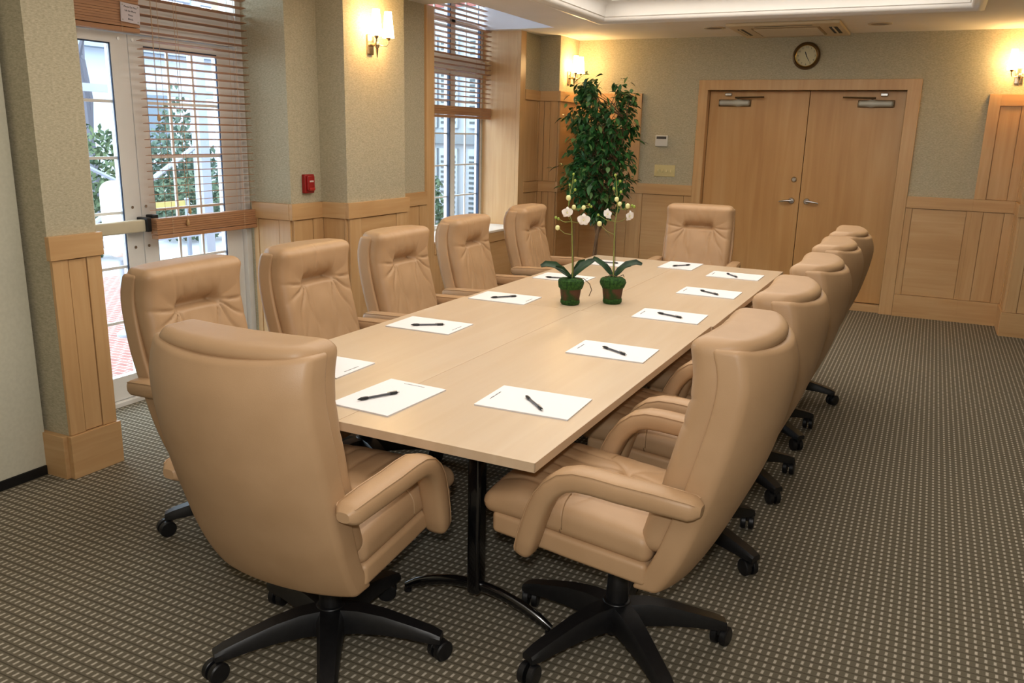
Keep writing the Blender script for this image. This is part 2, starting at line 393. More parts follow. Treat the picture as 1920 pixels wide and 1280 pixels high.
# double doors in the back wall
fr = MB()
for (a, b) in ((-2.237, -2.143), (-.300, -.182)): fr.box(a, b, YB-.022, YB+.16, 0, 2.20, .003)
fr.box(-2.237, -.182, YB-.0225, YB+.16, 2.105, 2.2035, .003)
df = struct(fr.build('trim_40', WZ))
MB().box(-2.143, -.300, YB+.02, YB+.12, 0, .07, .002).build('threshold', WX, df)
XM = -1.163
def leaf(name, a, b, hx, hsx, lock):
    o = struct(MB().box(a, b, YB+.085, YB+.13, .078, 2.10, .002).build(name, WD))
    y = YB+.085
    h = MB(); h.lathe((hx, y, 1.04), [(.0, -.012), (.026, -.012), (.032, -.004), (.032, 0)], 24, 1, False)
    h.tube([(hx, y, 1.04), (hx, y-.045, 1.04)], .011, 12); h.tube([(hx, y-.045, 1.04), (hx+hsx*.03, y-.05, 1.042), (hx+hsx*.07, y-.05, 1.038), (hx+hsx*.115, y-.045, 1.03)], [(.013, .013), (.012, .012), (.010, .009), (.007, .006)], 12)
    h.build('handle', METAL, o, True)
    if lock:
        MB().lathe((hx+.005, y, 1.25), [(0, -.016), (.018, -.016), (.024, -.01), (.029, -.003), (.029, 0)], 24, 1, False).build('deadbolt', METAL, o, True)
    sx = a+.10 if hsx < 0 else b-.10-.31        # closer body near the hinge side
    k = MB(); zc = 1.985
    def cf(x, yy, z): return (x, yy, z*(1+.35*math.exp(-((x+(.04 if hsx < 0 else -.04)*-1)/.03)**2)))
    k.rbox((sx+.155, y-.028, zc), (.155, .028, .027), .022, (14, 1, 1), cf)
    cb = k.build('door_closer', GREYM, o, True)
    MB().rbox((sx+.155, y-.006, zc), (.162, .006, .034), .005, (1, 1, 1), None, 1).build('closer_plate', DARKM, cb)
    px = sx+.155+(.035 if hsx < 0 else -.035); e = px+(.26 if hsx < 0 else -.26)
    ar = MB(); ar.tube([(px, y-.03, zc+.02), (px, y-.03, zc+.05)], .009, 10); ar.tube([(px-(.03 if hsx<0 else -.03), y-.035, zc+.052), (e, y-.07, zc+.056)], (.006, .011), 8)
    ar.build('closer_arm', DARKM, cb)
    MB().rbox((px-(.10 if hsx < 0 else -.10), y-.02, zc+.082), (.032, .02, .014), .005, (1, 1, 1), None, 1).build('closer_bracket', METAL, cb)
    return o
leaf('door_1', -2.139, XM-.003, XM-.075, -1, True)
leaf('door_2', XM+.003, -.304, XM+.072, 1, False)
MB().box(-2.16, -.28, YB+.135, YB+.2, 0, 2.12).build('door_backing', mat('dark_gap', (24, 18, 12), .9), df)

# window 2 casing, reveals, sash, sill
wn = MB(); wn.box(X1-.02, X1+.022, 6.05, 6.17, 0, H, .003); wn.box(X1-.02, X1+.022, 7.80, 7.92, 0, H, .003)
wc = struct(wn.build('window_1', WZ))
rv = MB(); rv.box(XE+.0, X1-.02, 6.05, 6.17, .60, H); rv.box(XE, X1-.02, 7.80, 7.92, .60, H)
rv.build('reveal', WZ, wc)
MB().box(XE, X1+.035, 6.171, 7.799, .69, .712, .004).build('window_sill', mat('pale_sill', (232, 222, 208), .4), wc)
sh = MB()
def sash(m, x, y0, y1, z0, z1, w, d=.05): 
    m.box(x, x+d, y0, y0+w, z0, z1); m.box(x, x+d, y1-w, y1, z0, z1); m.box(x, x+d, y0+w, y1-w, z0, z0+w); m.box(x, x+d, y0+w, y1-w, z1-w, z1)
zt2 = 3.0
for (a, b) in ((6.17, 7.20), (7.20, 7.80)):
    sash(sh, XE-.06, a, b, .70, 2.22, .055); sash(sh, XE-.06, a, b, 2.30, zt2, .055)
sh.box(XE-.08, XE+.02, 6.17, 7.80, 2.20, 2.32); sh.box(XE-.08, XE+.0, 7.165, 7.235, .7, zt2)
sh.box(XE-.08, XE+.01, 6.17, 7.80, zt2, zt2+.05)
sh.build('sash', FRAME, wc)
mu = MB()
for (a, b) in ((6.225, 7.145), (7.255, 7.745)):
    nv = 4 if b-a > .7 else 2
    for i in range(1, nv): mu.box(XE-.045, XE-.03, a+(b-a)*i/nv-.007, a+(b-a)*i/nv+.007, .75, 2.95)
    for z in (1.02, 1.32, 1.62, 1.92, 2.6): mu.box(XE-.046, XE-.029, a, b, z-.007, z+.007)
mu.build('muntins', FRAME, wc)
MB().box(XE-.04, XE-.037, 6.2, 7.78, .72, 2.98).build('glass', GLASS, wc)
dk = mat('dark_gasket', (40, 60, 88), .6)
for y in (7.146, 7.745-.004):
    for (z0, z1) in ((.75, 2.17), (2.35, 2.95)): MB().box(XE-.028, XE+.0, y-.012, y+.002, z0, z1).build('gasket', dk, wc)

# french doors in the left recess
DX = XE-.02
fo = MB(); fo.box(DX-.08, DX+.06, 2.66, 2.70, 0, H); fo.box(DX-.08, DX+.06, 4.34, 4.386, 0, H); fo.box(DX-.08, DX+.06, 2.70, 4.34, 2.14, 2.22)
fo.box(DX-.06, DX+.03, 3.49, 3.55, 2.22, H); fo.box(DX-.06, DX+.03, 2.70, 4.34, 2.22, 2.34); fo.box(DX-.08, DX+.06, 2.70, 4.34, -.0, .025)
fq = struct(fo.build('trim_41', FRAME))
MB().box(DX-.02, DX-.015, 2.7, 4.34, 2.3, H).build('transom_glass', GLASS, fq)
def french(name, a, b, g0, g1, bar):
    x0, x1 = DX-.025, DX+.025
    m = MB(); m.box(x0, x1, a, g0, .03, 2.135); m.box(x0, x1, g1, b, .03, 2.135); m.box(x0, x1, g0, g1, .03, .17); m.box(x0, x1, g0, g1, 2.08, 2.135)
    o = struct(m.build(name, FRAME))
    g = MB(); g.box(x1-.012, x1-.004, g0, g0+.006, .17, 2.08); g.box(x1-.012, x1-.004, g1-.006, g1, .17, 2.08); g.box(x1-.012, x1-.004, g0, g1, 2.072, 2.08)
    g.build('gasket', dk, o)
    q = MB()
    for i in (1, 2): y = g0+(g1-g0)*i/3; q.box(DX-.008, DX+.004, y-.008, y+.008, .17, 2.08)
    for z in (.493, .819, 1.136, 1.45, 1.763): q.box(DX-.0085, DX+.0045, g0, g1, z-.008, z+.008)
    q.build('muntins', FRAME, o)
    MB().box(DX-.004, DX, g0, g1, .17, 2.08).build('glass', GLASS, o)
    yb = b-.06 if bar else a+.03
    for z in (.93, 1.165, 2.105): MB().lathe((x1, yb, z), [(.009, 0), (.009, .004), (0, .004)], 12, 0, False).build('screw', METAL, o)
    if bar:
        pb = MB().rbox((x1+.05, (2.72+b-.03)/2, 1.06), (.022, (b-.03-2.72)/2, .036), .01, (1, 1, 1)).build('push_bar', noisy('beige_anodised', (196, 186, 160), (202, 192, 166), (9, 9, 9), 2, .35), o, True)
        MB().rbox((x1+.045, b-.022, 1.065), (.045, .016, .042), .006, (1, 1, 1)).build('bar_end', BLACKP, pb)
        for (q0, q1) in ((2.75, 2.80), (3.40, 3.45)): MB().box(x1, x1+.03, q0, q1, 1.03, 1.09).build('bar_mount', BLACKP, pb)
    else:
        MB().rbox((x1+.03, a+.045, 1.075), (.03, .022, .042), .006, (1, 1, 1)).build('latch', BLACKP, o)
    return o
french('door_3', 2.703, 3.518, 2.83, 3.405, True)
french('door_4', 3.524, 4.337, 3.626, 4.195, False)

# ------------------------------------------------------------------ venetian blinds
def blind(name, label, x, y0, y1, ztop, zstack1, zstack0, pitch, tilt, cords, rail=True, group='wooden venetian blinds'):
    t = thing(name, label, 'blind', (x, (y0+y1)/2, zstack0), 0, group)
    inv = Vector((x, (y0+y1)/2, zstack0)); hw = (y1-y0)/2
    def B_(): return MB()
    s = B_(); z = zstack1+pitch; sd = .024
    while z < ztop-.03:
        zz = z-zstack0; c, q = math.cos(tilt)*sd, math.sin(tilt)*sd
        s.add([(-c, -hw, zz-q), (c, -hw, zz+q), (c, hw, zz+q), (-c, hw, zz-q), (-c, -hw, zz-q+.003), (c, -hw, zz+q+.003), (c, hw, zz+q+.003), (-c, hw, zz-q+.003)],
              [(0, 1, 2, 3), (4, 7, 6, 5), (0, 4, 5, 1), (1, 5, 6, 2), (2, 6, 7, 3), (3, 7, 4, 0)]); z += pitch
    s.build('slats', SLAT, t)
    k = B_(); n = int((zstack1-zstack0-.03)/.0135)
    for i in range(n):
        zz = .028+i*(zstack1-zstack0-.03)/n; j = random.uniform(-.004, .004)
        k.box(-.026+j, .026+j, -hw, hw, zz, zz+(zstack1-zstack0-.03)/n-.0012)
    k.build('stacked_slats', SLAT, t)
    B_().rbox((0, 0, .012), (.027, hw, .012), .004, (1, 1, 1), None, 1).build('bottom_rail', SLAT, t)
    B_().box(-.03, .03, -hw, hw, ztop-.03-zstack0, ztop+.03-zstack0).build('headrail', SLAT, t)
    for f_ in (-.72, .72):
        cd = B_()
        for dx in (-.027, .027): cd.tube([(dx, hw*f_, 0), (dx, hw*f_, ztop-zstack0)], .0012, 5)
        z = zstack1+pitch
        # looped ladder cords hanging on the stack
        for i in range(6): cd.tube([(.028, hw*f_-.006, .02+i*.016), (.031, hw*f_+.006, .024+i*.016)], .0012, 4)
        cd.build('ladder_cord', CORD, t)
    for (yy, zl) in cords:
        pc = B_().tube([(.035, yy, zl), (.035, yy, ztop-zstack0)], .0015, 5).build('pull_cord', CORD, t)
        B_().lathe((.035, yy, zl-.035), [(.003, .04), (.009, .028), (.011, .008), (.006, 0)], 10).build('tassel', mat('tassel_wood', (190, 150, 100), .5), pc, True)
    return t
blind('venetian_blind', 'wooden venetian blind lowered over the right leaf of the glass doors', -4.115, 3.535, 4.368, 2.58, 1.10, .975, .0455, R(7), [(-.35, .72), (-.17, .17), (-.19, .10)])
lb = blind('venetian_blind', 'wooden venetian blind pulled up above the left leaf of the glass doors', -4.115, 2.672, 3.525, 2.58, 2.44, 2.135, .0455, R(7), [])
blind('venetian_blind', 'wooden venetian blind half lowered in the tall narrow window', -4.125, 6.19, 7.79, 2.97, 1.875, 1.765, .0455, R(7), [])
# notice pinned to the raised blind
nt = MB().box(-.002, .002, -.062, .062, -.055, .045).build('notice_sign', mat('notice_card', (206, 198, 204), .6))
nt.location = (-4.083, 3.462, 2.238); nt.rotation_euler = (R(-3), 0, 0)
tag(nt, 'small white notice card fixed to the raised wooden blind', 'sign')
tx = MB()
for i, s_ in enumerate(('Please Do Not', 'Lift Or Move', 'These', 'Blinds')): text_mesh(tx, s_, .014, (.0026, 0, .026-i*.021), (0, 1, 0), (0, 0, 1))
tx.build('lettering', INK, nt)
for (a, b) in ((-.05, .033), (.05, .033), (-.05, -.045), (.05, -.045)): MB().lathe((.002, a, b), [(.004, 0), (.004, .002), (0, .002)], 8, 0, False).build('screw', GREYM, nt)

# ------------------------------------------------------------------ wall fittings
SHADE = mat('lit_glass_shade', (255, 240, 215), .5, emis=(255, 214, 150), es=30)
def sconce(label, loc, rz, arms=(-.07, .07)):
    t = thing('wall_sconce', label, 'wall lamp', loc, rz, 'two-light wall sconces')   # local +X points out of the wall
    MB().rbox((.008, 0, -.03), (.008, .035, .065), .006, (1, 1, 1)).build('backplate', NICKEL, t, True)
    h = MB(); h.tube([(.012, 0, -.03), (.062, 0, -.03)], .012, 12); h.lathe((.065, 0, -.03), [(.002, -.085), (.006, -.06), (.010, -.03), (.007, -.028), (.014, -.018), (.018, 0), (.012, .018), (.004, .022)], 14)
    h.build('stem', NICKEL, t, True)
    for y in arms:
        a = MB(); a.tube([(.065, 0, -.03), (.08, y*.5, -.036), (.10, y*.9, -.034), (.11, y, -.015), (.11, y, .02)], .005, 8); a.lathe((.11, y, .0), [(.006, 0), (.016, .012), (.018, .02), (.004, .021)], 12)
        ar = a.build('arm', NICKEL, t, True)
        MB().lathe((.11, y, .018), [(.040, 0), (.0385, .02), (.024, .168), (.0225, .168), (.037, .02), (.0385, 0)], 24, 2, False).build('lamp_shade', SHADE, ar, True)
    return t
sconce('two-light wall sconce on the projecting column near the window blinds', (X2, 4.985, 2.235), 0)
sconce('two-light wall sconce in the far left corner above the ficus tree', (X2, 8.54, 2.245), 0)
sconce('two-light wall sconce cut by the right edge, above tall panelling', (.575, YB, 2.25), R(-90))
# sconces of the unseen part of the room
ck = MB().lathe((0, 0, 0), [(.118, 0), (.128, -.012), (.125, -.030), (.112, -.036), (.100, -.028), (.100, -.012)], 40, 1, False)
ct = thing('wall_clock', 'round bronze-rimmed wall clock with cream face above the double doors', 'clock', (-1.222, YB, 2.42))
ck.build('rim', DARKM, ct, True)
MB().lathe((0, -.010, 0), [(0, -.004), (.096, -.004), (.096, 0)], 40, 1, False).build('clock_face', mat('cream_dial', (206, 196, 156), .5), ct)
MB().lathe((0, 0, 0), [(.100, -.0285), (.0965, -.030), (.094, -.027)], 40, 1, False).build('inner_ring', mat('brass', (200, 156, 70), .25, 1), ct, True)
for i in range(1, 13):
    tx = MB(); a = i/12*2*math.pi; text_mesh(tx, str(i), .024, (.078*math.sin(a), -.0152, .078*math.cos(a)), (1, 0, 0), (0, 0, 1))
    tx.build('numeral', INK, ct)
def hand(ang, ln, w_):
    a = R(ang); d = Vector((math.sin(a), 0, math.cos(a))); n = Vector((d.z, 0, -d.x)); o = Vector((0, -.018, 0))
    MB().add([o-d*.015-n*w_, o-d*.015+n*w_, o+d*ln*.7+n*w_*1.3, o+d*ln, o+d*ln*.7-n*w_*1.3], [(0, 1, 2, 3, 4)]).build('hand', INK, ct)
hand(-20, .045, .003); hand(150, .07, .002)
th = thing('thermostat', 'white thermostat with grey display on the wall beside the ficus', 'thermostat', (-2.595, YB, 1.594))
MB().rbox((0, -.012, 0), (.067, .012, .057), .006, (1, 1, 1)).build('housing', mat('off_white_plastic', (214, 210, 200), .5), th, True)
MB().box(-.052, .052, -.0255, -.023, .018, .045).build('display', mat('grey_display', (84, 80, 74), .3), th)
sw_ = thing('light_switch', 'four-gang ivory light switch plate on the wallpaper left of the doors', 'switch', (-2.543, YB, 1.287))
MB().rbox((0, -.004, 0), (.112, .004, .060), .003, (1, 1, 1)).build('plate', mat('ivory_plate', (206, 192, 140), .45), sw_, True)
for i in range(4): MB().rbox((-.069+.046*i, -.011, 0), (.008, .007, .014), .003, (1, 1, 1)).build('rocker', mat('ivory_toggle', (226, 212, 160), .4), sw_)
fa = thing('fire_alarm_pull', 'red fire alarm pull station on the narrow pier above chair rail', 'fire alarm', (X1, 4.548, 1.275))
RED = mat('red_plastic', (150, 24, 22), .35)
MB().rbox((.015, 0, 0), (.015, .048, .063), .006, (1, 1, 1)).build('backbox', RED, fa, True)
MB().rbox((.036, 0, .005), (.010, .036, .050), .008, (1, 1, 1)).build('cover', RED, fa, True)
MB().rbox((.049, 0, -.035), (.006, .026, .010), .004, (1, 1, 1)).build('pull_handle', mat('bright_red', (170, 40, 34), .3), fa, True)
MB().box(.0455, .047, -.020, .020, .012, .022).build('white_bar', mat('alarm_white', (216, 190, 180), .5), fa)

# ceiling cassette and downlights
ac = thing('ceiling_air_conditioner', 'square ceiling air conditioner cassette above the wall clock', 'air conditioner', (-1.32, 8.29, H))
ACM = mat('aged_cream_plastic', (206, 186, 150), .5)
MB().rbox((0, 0, -.014), (.475, .475, .014), .01, (1, 1, 1)).build('housing', ACM, ac, True)
gr = MB(); gr.box(-.29, .29, -.29, .29, -.034, -.028)
g2 = MB()
for i in range(18): g2.box(-.27, .27, -.27+i*.031, -.262+i*.031, -.040, -.034)
go = gr.build('intake_grille', mat('tan_grille', (150, 124, 84), .6), ac); g2.build('louvres', ACM, go)
SL = mat('dark_slot', (22, 20, 18), .6)
for (a, b, c_, d_) in ((-.24, .24, -.40, -.35), (-.24, .24, .35, .40), (-.42, -.37, -.24, .24), (.36, .43, -.24, .24)):
    v_ = MB().box(a, b, c_, d_, -.0295, -.0275).build('air_slot', SL, ac)
    if b-a > .2: MB().box(a, b, (c_+d_)/2-.004, (c_+d_)/2+.004, -.032, -.028).build('vane', ACM, v_)
    else: MB().box((a+b)/2-.006, (a+b)/2+.006, c_, d_, -.036, -.028).build('vane', ACM, v_)
def downlight(x, y, label):
    t = thing('recessed_downlight', label, 'downlight', (x, y, H), 0, 'recessed downlights at the far end')
    MB().lathe((0, 0, 0), [(.098, 0), (.096, -.006), (.075, -.008), (.07, 0)], 28, 2, False).build('trim_ring', mat('downlight_ring', (190, 172, 142), .5), t, True)
    MB().lathe((0, 0, 0), [(.072, -.003), (.045, -.001), (0, -.001)], 28, 2, False).build('baffle', mat('downlight_inside', (120, 104, 82), .5), t)
downlight(-1.957, 8.10, 'unlit recessed downlight left of the ceiling air conditioner')
downlight(-.561, 8.17, 'unlit recessed downlight right of the ceiling air conditioner')

# grey-green partition at the left edge
pp = thing('partition_panel', 'tall grey-green folding partition with black foot at the left edge', 'partition', (-3.66, 1.6, 0))
MB().rbox((0, 0, 1.31), (.03, .79, 1.265), .004, (1, 1, 1)).build('panel', noisy('grey_green_panel', (200, 197, 178), (206, 203, 184), (60, 60, 60), 3, .6), pp)
MB().box(-.028, .036, -.79, .79, 0, .045).build('base_strip', BLACKP, pp)

# ------------------------------------------------------------------ conference table (four units)
TR = R(-.5714); TXc, TYc = -.9006, 2.0125; TW, TL = .70, 2.023
def tpt(a, b):   # metres left of / beyond the near right corner
    return (TXc-a*math.cos(TR)-b*math.sin(TR), TYc-a*math.sin(TR)+b*math.cos(TR))
def conf_table():
    t = thing('conference_table', '', 'table', (0, 0, 0), TR, 'pale maple conference table units')
    hx, hy = TW/2, TL/2
    MB().rbox((0, 0, .7235), (hx-.001, hy-.001, .0155), .0015, (1, 1, 1), None, 1).build('tabletop', TABLE, t)
    e = MB(); e.box(-hx, hx, -hy, -hy+.003, .7095, .7385); e.box(-hx, hx, hy-.003, hy, .7095, .7385); e.box(-hx, -hx+.003, -hy, hy, .7095, .7385); e.box(hx-.003, hx, -hy, hy, .7095, .7385)
    e.build('edge_band', TEDGE, t)
    for sy in (-1, 1):
        y = sy*(hy-.30)
        p = MB(); p.rbox((0, y, .39), (.024, .030, .31), .012, (1, 1, 1)); p.box(-.022, .022, y-.22, y+.22, .685, .708, .003)
        lg = p.build('leg', BLACKM, t, True)
        q = []
        for i in range(13):
            u = -1+2*i/12; q.append((u*.29, y, .022+.085*(1-u*u)))
        MB().tube(q, [(.016, .020) if abs(i-6) < 6 else (.012, .014) for i in range(13)], 12, (0, 1, 0)).build('foot', BLACKM, lg, True)
        for s in (-1, 1): MB().lathe((s*.285, y, 0), [(.014, 0), (.014, .012), (.008, .014)], 12).build('glide', BLACKP, lg)
    MB().box(-.012, .012, -hy+.3, hy-.3, .60, .66).build('stretcher', BLACKM, t)
    return t
ct0 = conf_table()
names = ['near right', 'near left', 'far right', 'far left']
tl = ['near right quarter of the pale maple conference table, under the frontmost pad', 'near left quarter of the pale maple conference table, beside the glass doors',
      'far right quarter of the pale maple conference table, towards the wooden doors', 'far left quarter of the pale maple conference table, towards the ficus']
k = 0
for j in (0, 1):
    for i in (0, 1):
        x, y = tpt(TW*(.5+i)+(.0015 if i else -.0), TL*(.5+j)+(.0015 if j else 0))
        if j: x += .012
        if k == 0: ct0.location = (x, y, 0); ct0['label'] = tl[0]
        else: dup(ct0, (x, y, 0), TR, tl[k])
        k += 1

# ------------------------------------------------------------------ executive chairs
def interp(x, tb):
    if x <= tb[0][0]: return tb[0][1]
    for (a, b), (c_, d_) in zip(tb, tb[1:]):
        if x <= c_:
            t_ = (x-a)/(c_-a); return b+(d_-b)*t_
    return tb[-1][1]
def smoothtab(tb, n=60):
    a, b = tb[0][0], tb[-1][0]; S = [(a+(b-a)*i/n) for i in range(n+1)]; v = [interp(x, tb) for x in S]
    for _ in range(14): v = [v[0]]+[(v[i-1]+2*v[i]+v[i+1])/4 for i in range(1, n)]+[v[n]]
    return list(zip(S, v))
FB = smoothtab([(.36, -.215), (.42, -.255), (.5, -.29), (.7, -.35), (.9, -.40), (1.0, -.415), (1.05, -.412), (1.12, -.385)])
def Fb(z): return interp(z, FB)
def ss(a, b, x):
    t_ = max(0, min(1, (x-a)/(b-a))); return t_*t_*(3-2*t_)
def vly(t):
    """sharp valley profile, 0 at the ridge, -1 in the fold"""
    return -(1-abs(math.sin(t)))**2.2
def wr_back(x, z):
    """tufting and creases of the back cushion: negative sinks in"""
    zc = .955; d = 0; ax_ = abs(x)
    band = 1-ss(.088, .118, ax_)
    # pocket: soft roll above, sharp crease, gentle shelf below
    d -= .046*math.exp(-((z-zc)/(.008 if z < zc else .030))**2)*band
    d -= .014*math.exp(-((z-zc)/.07)**2-(x/.15)**2)
    d += .012*math.exp(-((z-zc-.085)/.05)**2)*(1-(x/.26)**2)
    d += .004*vly((x+.012*math.sin(z*40))*42)*math.exp(-((z-zc-.045)/.05)**2)*band
    for sx in (-1, 1):
        dx, dz = x-sx*.103, z-zc; r = math.hypot(dx, dz)+1e-6; a = math.atan2(dz, dx*sx)
        fan = ss(-2.3, -1.7, a)*(1-ss(.15, .7, a))
        fall = math.exp(-r/.15)*(1-math.exp(-r/.02))
        d += .0175*vly(a*5.5+.35*math.sin(r*30+sx))*fall*fan
        up_ = ss(.5, .9, a)*(1-ss(1.9, 2.4, a)); d += .006*vly(a*4+.6)*fall*up_
        d -= .016*math.exp(-(r/.020)**2)
        # folds gathering towards the lower outer corner
        d += .0085*vly(x*sx*36+z*17+sx*.6)*math.exp(-((z-.66)/.12)**2)*ss(.09, .19, x*sx)
    d += .0042*vly((x+.02*math.sin(z*9))*26+1)*ss(.52, .6, z)*(1-ss(.86, .94, z))*(1-ss(.10, .17, ax_))
    d -= .0035*math.exp(-((x-.012-.015*math.sin(z*20))/.004)**2)*ss(1.0, 1.03, z)
    return d
def wr_seat(x, y):
    d = 0
    for (px, py) in ((-.10, .02), (.10, .02)):
        r = math.hypot(x-px, y-py)+1e-6; a = math.atan2(y-py, x-px)
        d -= .012*math.exp(-(r/.03)**2); d += .009*vly(a*3.5+px*30)*math.exp(-r/.10)*(1-math.exp(-r/.02))
    d -= .018*math.exp(-((y-.02)/.011)**2)*(1-ss(.085, .12, abs(x)))
    d += .006*vly(x*40+.5*math.sin(y*12))*ss(.07, .16, y)*(1-ss(.34, .40, y))*(1-ss(.2, .26, abs(x)))
    return d
def chair():
    t = thing('executive_chair', '', 'chair', (0, 0, 0), 0, 'tan leather executive chairs around the table')
    def shell(x, y, z):
        zz = z+.733; u = x/.285
        wsc = interp(zz, [(.37, .92), (.55, .97), (.8, 1.0), (1.1, .96)])
        dome = -.060*(1-u*u)*ss(.95, 1.115, zz)
        bar = .080*(1-u*u)*(.55+.45*ss(.4, .8, zz))
        low = -.004*(1-u*u)*(1-ss(.37, .5, zz))
        return (x*wsc, Fb(zz)+.052+y*1.0-bar+.014*abs(u)**6*(y < 0), zz+dome*.3+low)
    MB().rbox((0, 0, 0), (.272, .045, .376), .017, (18, 1, 24), shell).build('back_shell', LEATHER, t, 'all')
    def cush(x, y, z):
        zz = z+.80; u = x/.266
        th = .030*(1-u**4)*(1-((zz-.8)/.36)**4) if abs(zz-.8) < .36 else 0
        crown = .003*ss(.95, 1.13, zz)
        f = Fb(min(zz, 1.1))+.107+y-.066*(1-u*u)*(.45 if y > 0 else 1.0)*(.55+.45*ss(.4, .8, zz))
        if y > 0: f += th+wr_back(x, zz)*(1-abs(u)**8)
        if y < 0: f -= .052*ss(1.055, 1.105, zz)*(1-abs(u)**12)   # the pad rolls back over the rim of the shell
        wsc = interp(zz, [(.45, .97), (.8, 1.0), (1.13, 1.015)])
        return (x*wsc, f, zz+crown)
    MB().rbox((0, 0, 0), (.254, .046, .325), .042, (74, 1, 90), cush).build('back_cushion', LEATHER, t, 'all')
    def fr_(x, y, z):
        yy = y+.09; return (x, yy-.02*(x/.265)**2*(y > 0), z+.437+yy*.09-.012)
    MB().rbox((0, 0, 0), (.258, .262, .035), .016, (8, 8, 1), fr_).build('seat_frame', LEATHER, t, 'all')
    def st_(x, y, z):
        yy = y+.105; u = x/.262; v = y/.285
        top = .026*(1-u**4)*(1-v**4)
        f = z+.508+yy*.09-.012
        if z > 0: f += top+wr_seat(x, yy)*(1-u**8)*(1-abs(v)**10)
        f -= .030*ss(.25, .40, yy)*(1 if z > 0 else .25)
        return (x*(1+.02*math.sin(max(0, v)*2)), yy-.018*u*u*(v > 0), f)
    MB().rbox((0, 0, 0), (.254, .285, .044), .034, (64, 70, 1), st_).build('seat_cushion', LEATHER, t, 'all')
    for s in (-1, 1):
        P = [(-.330, 0.673), (-.315, 0.674), (-.30, 0.674), (-.2, 0.678), (-.1, 0.680), (-.02, 0.685), (.03, 0.684), (.07, 0.672), (.105, 0.644), (.132, 0.609), (.152, 0.566), (.170, 0.514), (.186, 0.462), (.198, 0.420), (.203, 0.405), (.206, 0.395)]
        rad = [(.020, .015), (.034, .026), (.040, .032)]+[(.042, .034)]*10+[(.040, .032), (.034, .026), (.022, .014)]
        pts = []
        for i, (f, z) in enumerate(P):
            x = .302-.022*ss(6, 14, i)
            pts.append((s*x, f, z))
        ar = MB().tube(pts, rad, 20, (1, 0, 0), True, .55).build('armrest', LEATHER, t, True)
        pip = MB()
        for q in (-1, 1):
            pl = []
            for i, (p, r) in enumerate(zip(pts, rad)):
                a = Vector(pts[min(i+1, len(pts)-1)])-Vector(pts[max(i-1, 0)]); a.normalize(); n_ = a.cross(Vector((1, 0, 0)))*-1
                if i in (0, len(pts)-1): continue
                pl.append(Vector(p)+Vector((q*r[0]*.86, 0, 0))+n_*(-r[1])*-.80)
            pip.tube(pl, .0022, 6)
        pip.build('piping', LEATHER, ar, True)
    MB().rbox((0, -.02, .375), (.10, .13, .035), .012, (1, 1, 1)).build('tilt_mechanism', BLACKP, t, True)
    c_ = MB(); c_.lathe((0, 0, 0), [(.038, .08), (.036, .20), (.033, .26), (.028, .27), (.027, .35)], 20); c_.build('gas_column', BLACKP, t, True)
    return t
def star_base(t, rot):
    b = MB(); b.lathe((0, 0, 0), [(.030, .055), (.050, .06), (.058, .10), (.056, .145), (.044, .165), (.036, .168)], 24)
    for i in range(5):
        a = rot+2*math.pi*i/5; d = Vector((math.cos(a), math.sin(a), 0)); n_ = Vector((-d.y, d.x, 0))
        sec = [(.03, .122, .044, .040), (.10, .127, .040, .036), (.18, .121, .035, .030), (.26, .107, .031, .023), (.330, .092, .029, .018), (.364, .084, .025, .012)]
        V = []
        for (r_, z, hw, hh) in sec:
            P = d*r_; V += [P+n_*hw*.72+Vector((0, 0, z+hh)), P+n_*hw+Vector((0, 0, z+hh*.35)), P+n_*hw+Vector((0, 0, z-hh)), P-n_*hw+Vector((0, 0, z-hh)), P-n_*hw+Vector((0, 0, z+hh*.35)), P-n_*hw*.72+Vector((0, 0, z+hh))]
        F_ = [(j*6+q, j*6+(q+1) % 6, (j+1)*6+(q+1) % 6, (j+1)*6+q) for j in range(5) for q in range(6)]+[(5, 4, 3, 2, 1, 0), tuple(30+q for q in range(6))]
        b.add(V, F_)
    ob = b.build('star_base', BLACKP, t, True)
    for i in range(5):
        a = rot+2*math.pi*i/5; P = Vector((math.cos(a), math.sin(a), 0))*.345
        sw = a+[.9, 2.1, -1.2, .4, 2.8][i]; dd = Vector((math.cos(sw), math.sin(sw), 0)); ax = Vector((-dd.y, dd.x, 0))
        c_ = MB(); c_.tube([P+Vector((0, 0, .045)), P+Vector((0, 0, .075))], .010, 8)
        Cc = P+dd*.018
        for s in (-1, 1):
            w_ = []; 
            for (off, rr) in ((.006, .0315), (.008, .0335), (.024, .0335), (.028, .029), (.029, .012)): w_.append((off, rr))
            n = 20; V = []
            for (off, rr) in w_:
                for q in range(n):
                    th = 2*math.pi*q/n; V.append(Cc+ax*s*off+dd*rr*math.cos(th)+Vector((0, 0, .0335+rr*math.sin(th))))
            F_ = [(j*n+q, j*n+(q+1) % n, (j+1)*n+(q+1) % n, (j+1)*n+q) for j in range(4) for q in range(n)]+[tuple(range(n)), tuple(4*n+q for q in range(n))]
            c_.add(V, F_)
        c_.build('caster', BLACKP, t, True)
proto = chair(); star_base(proto, 0)
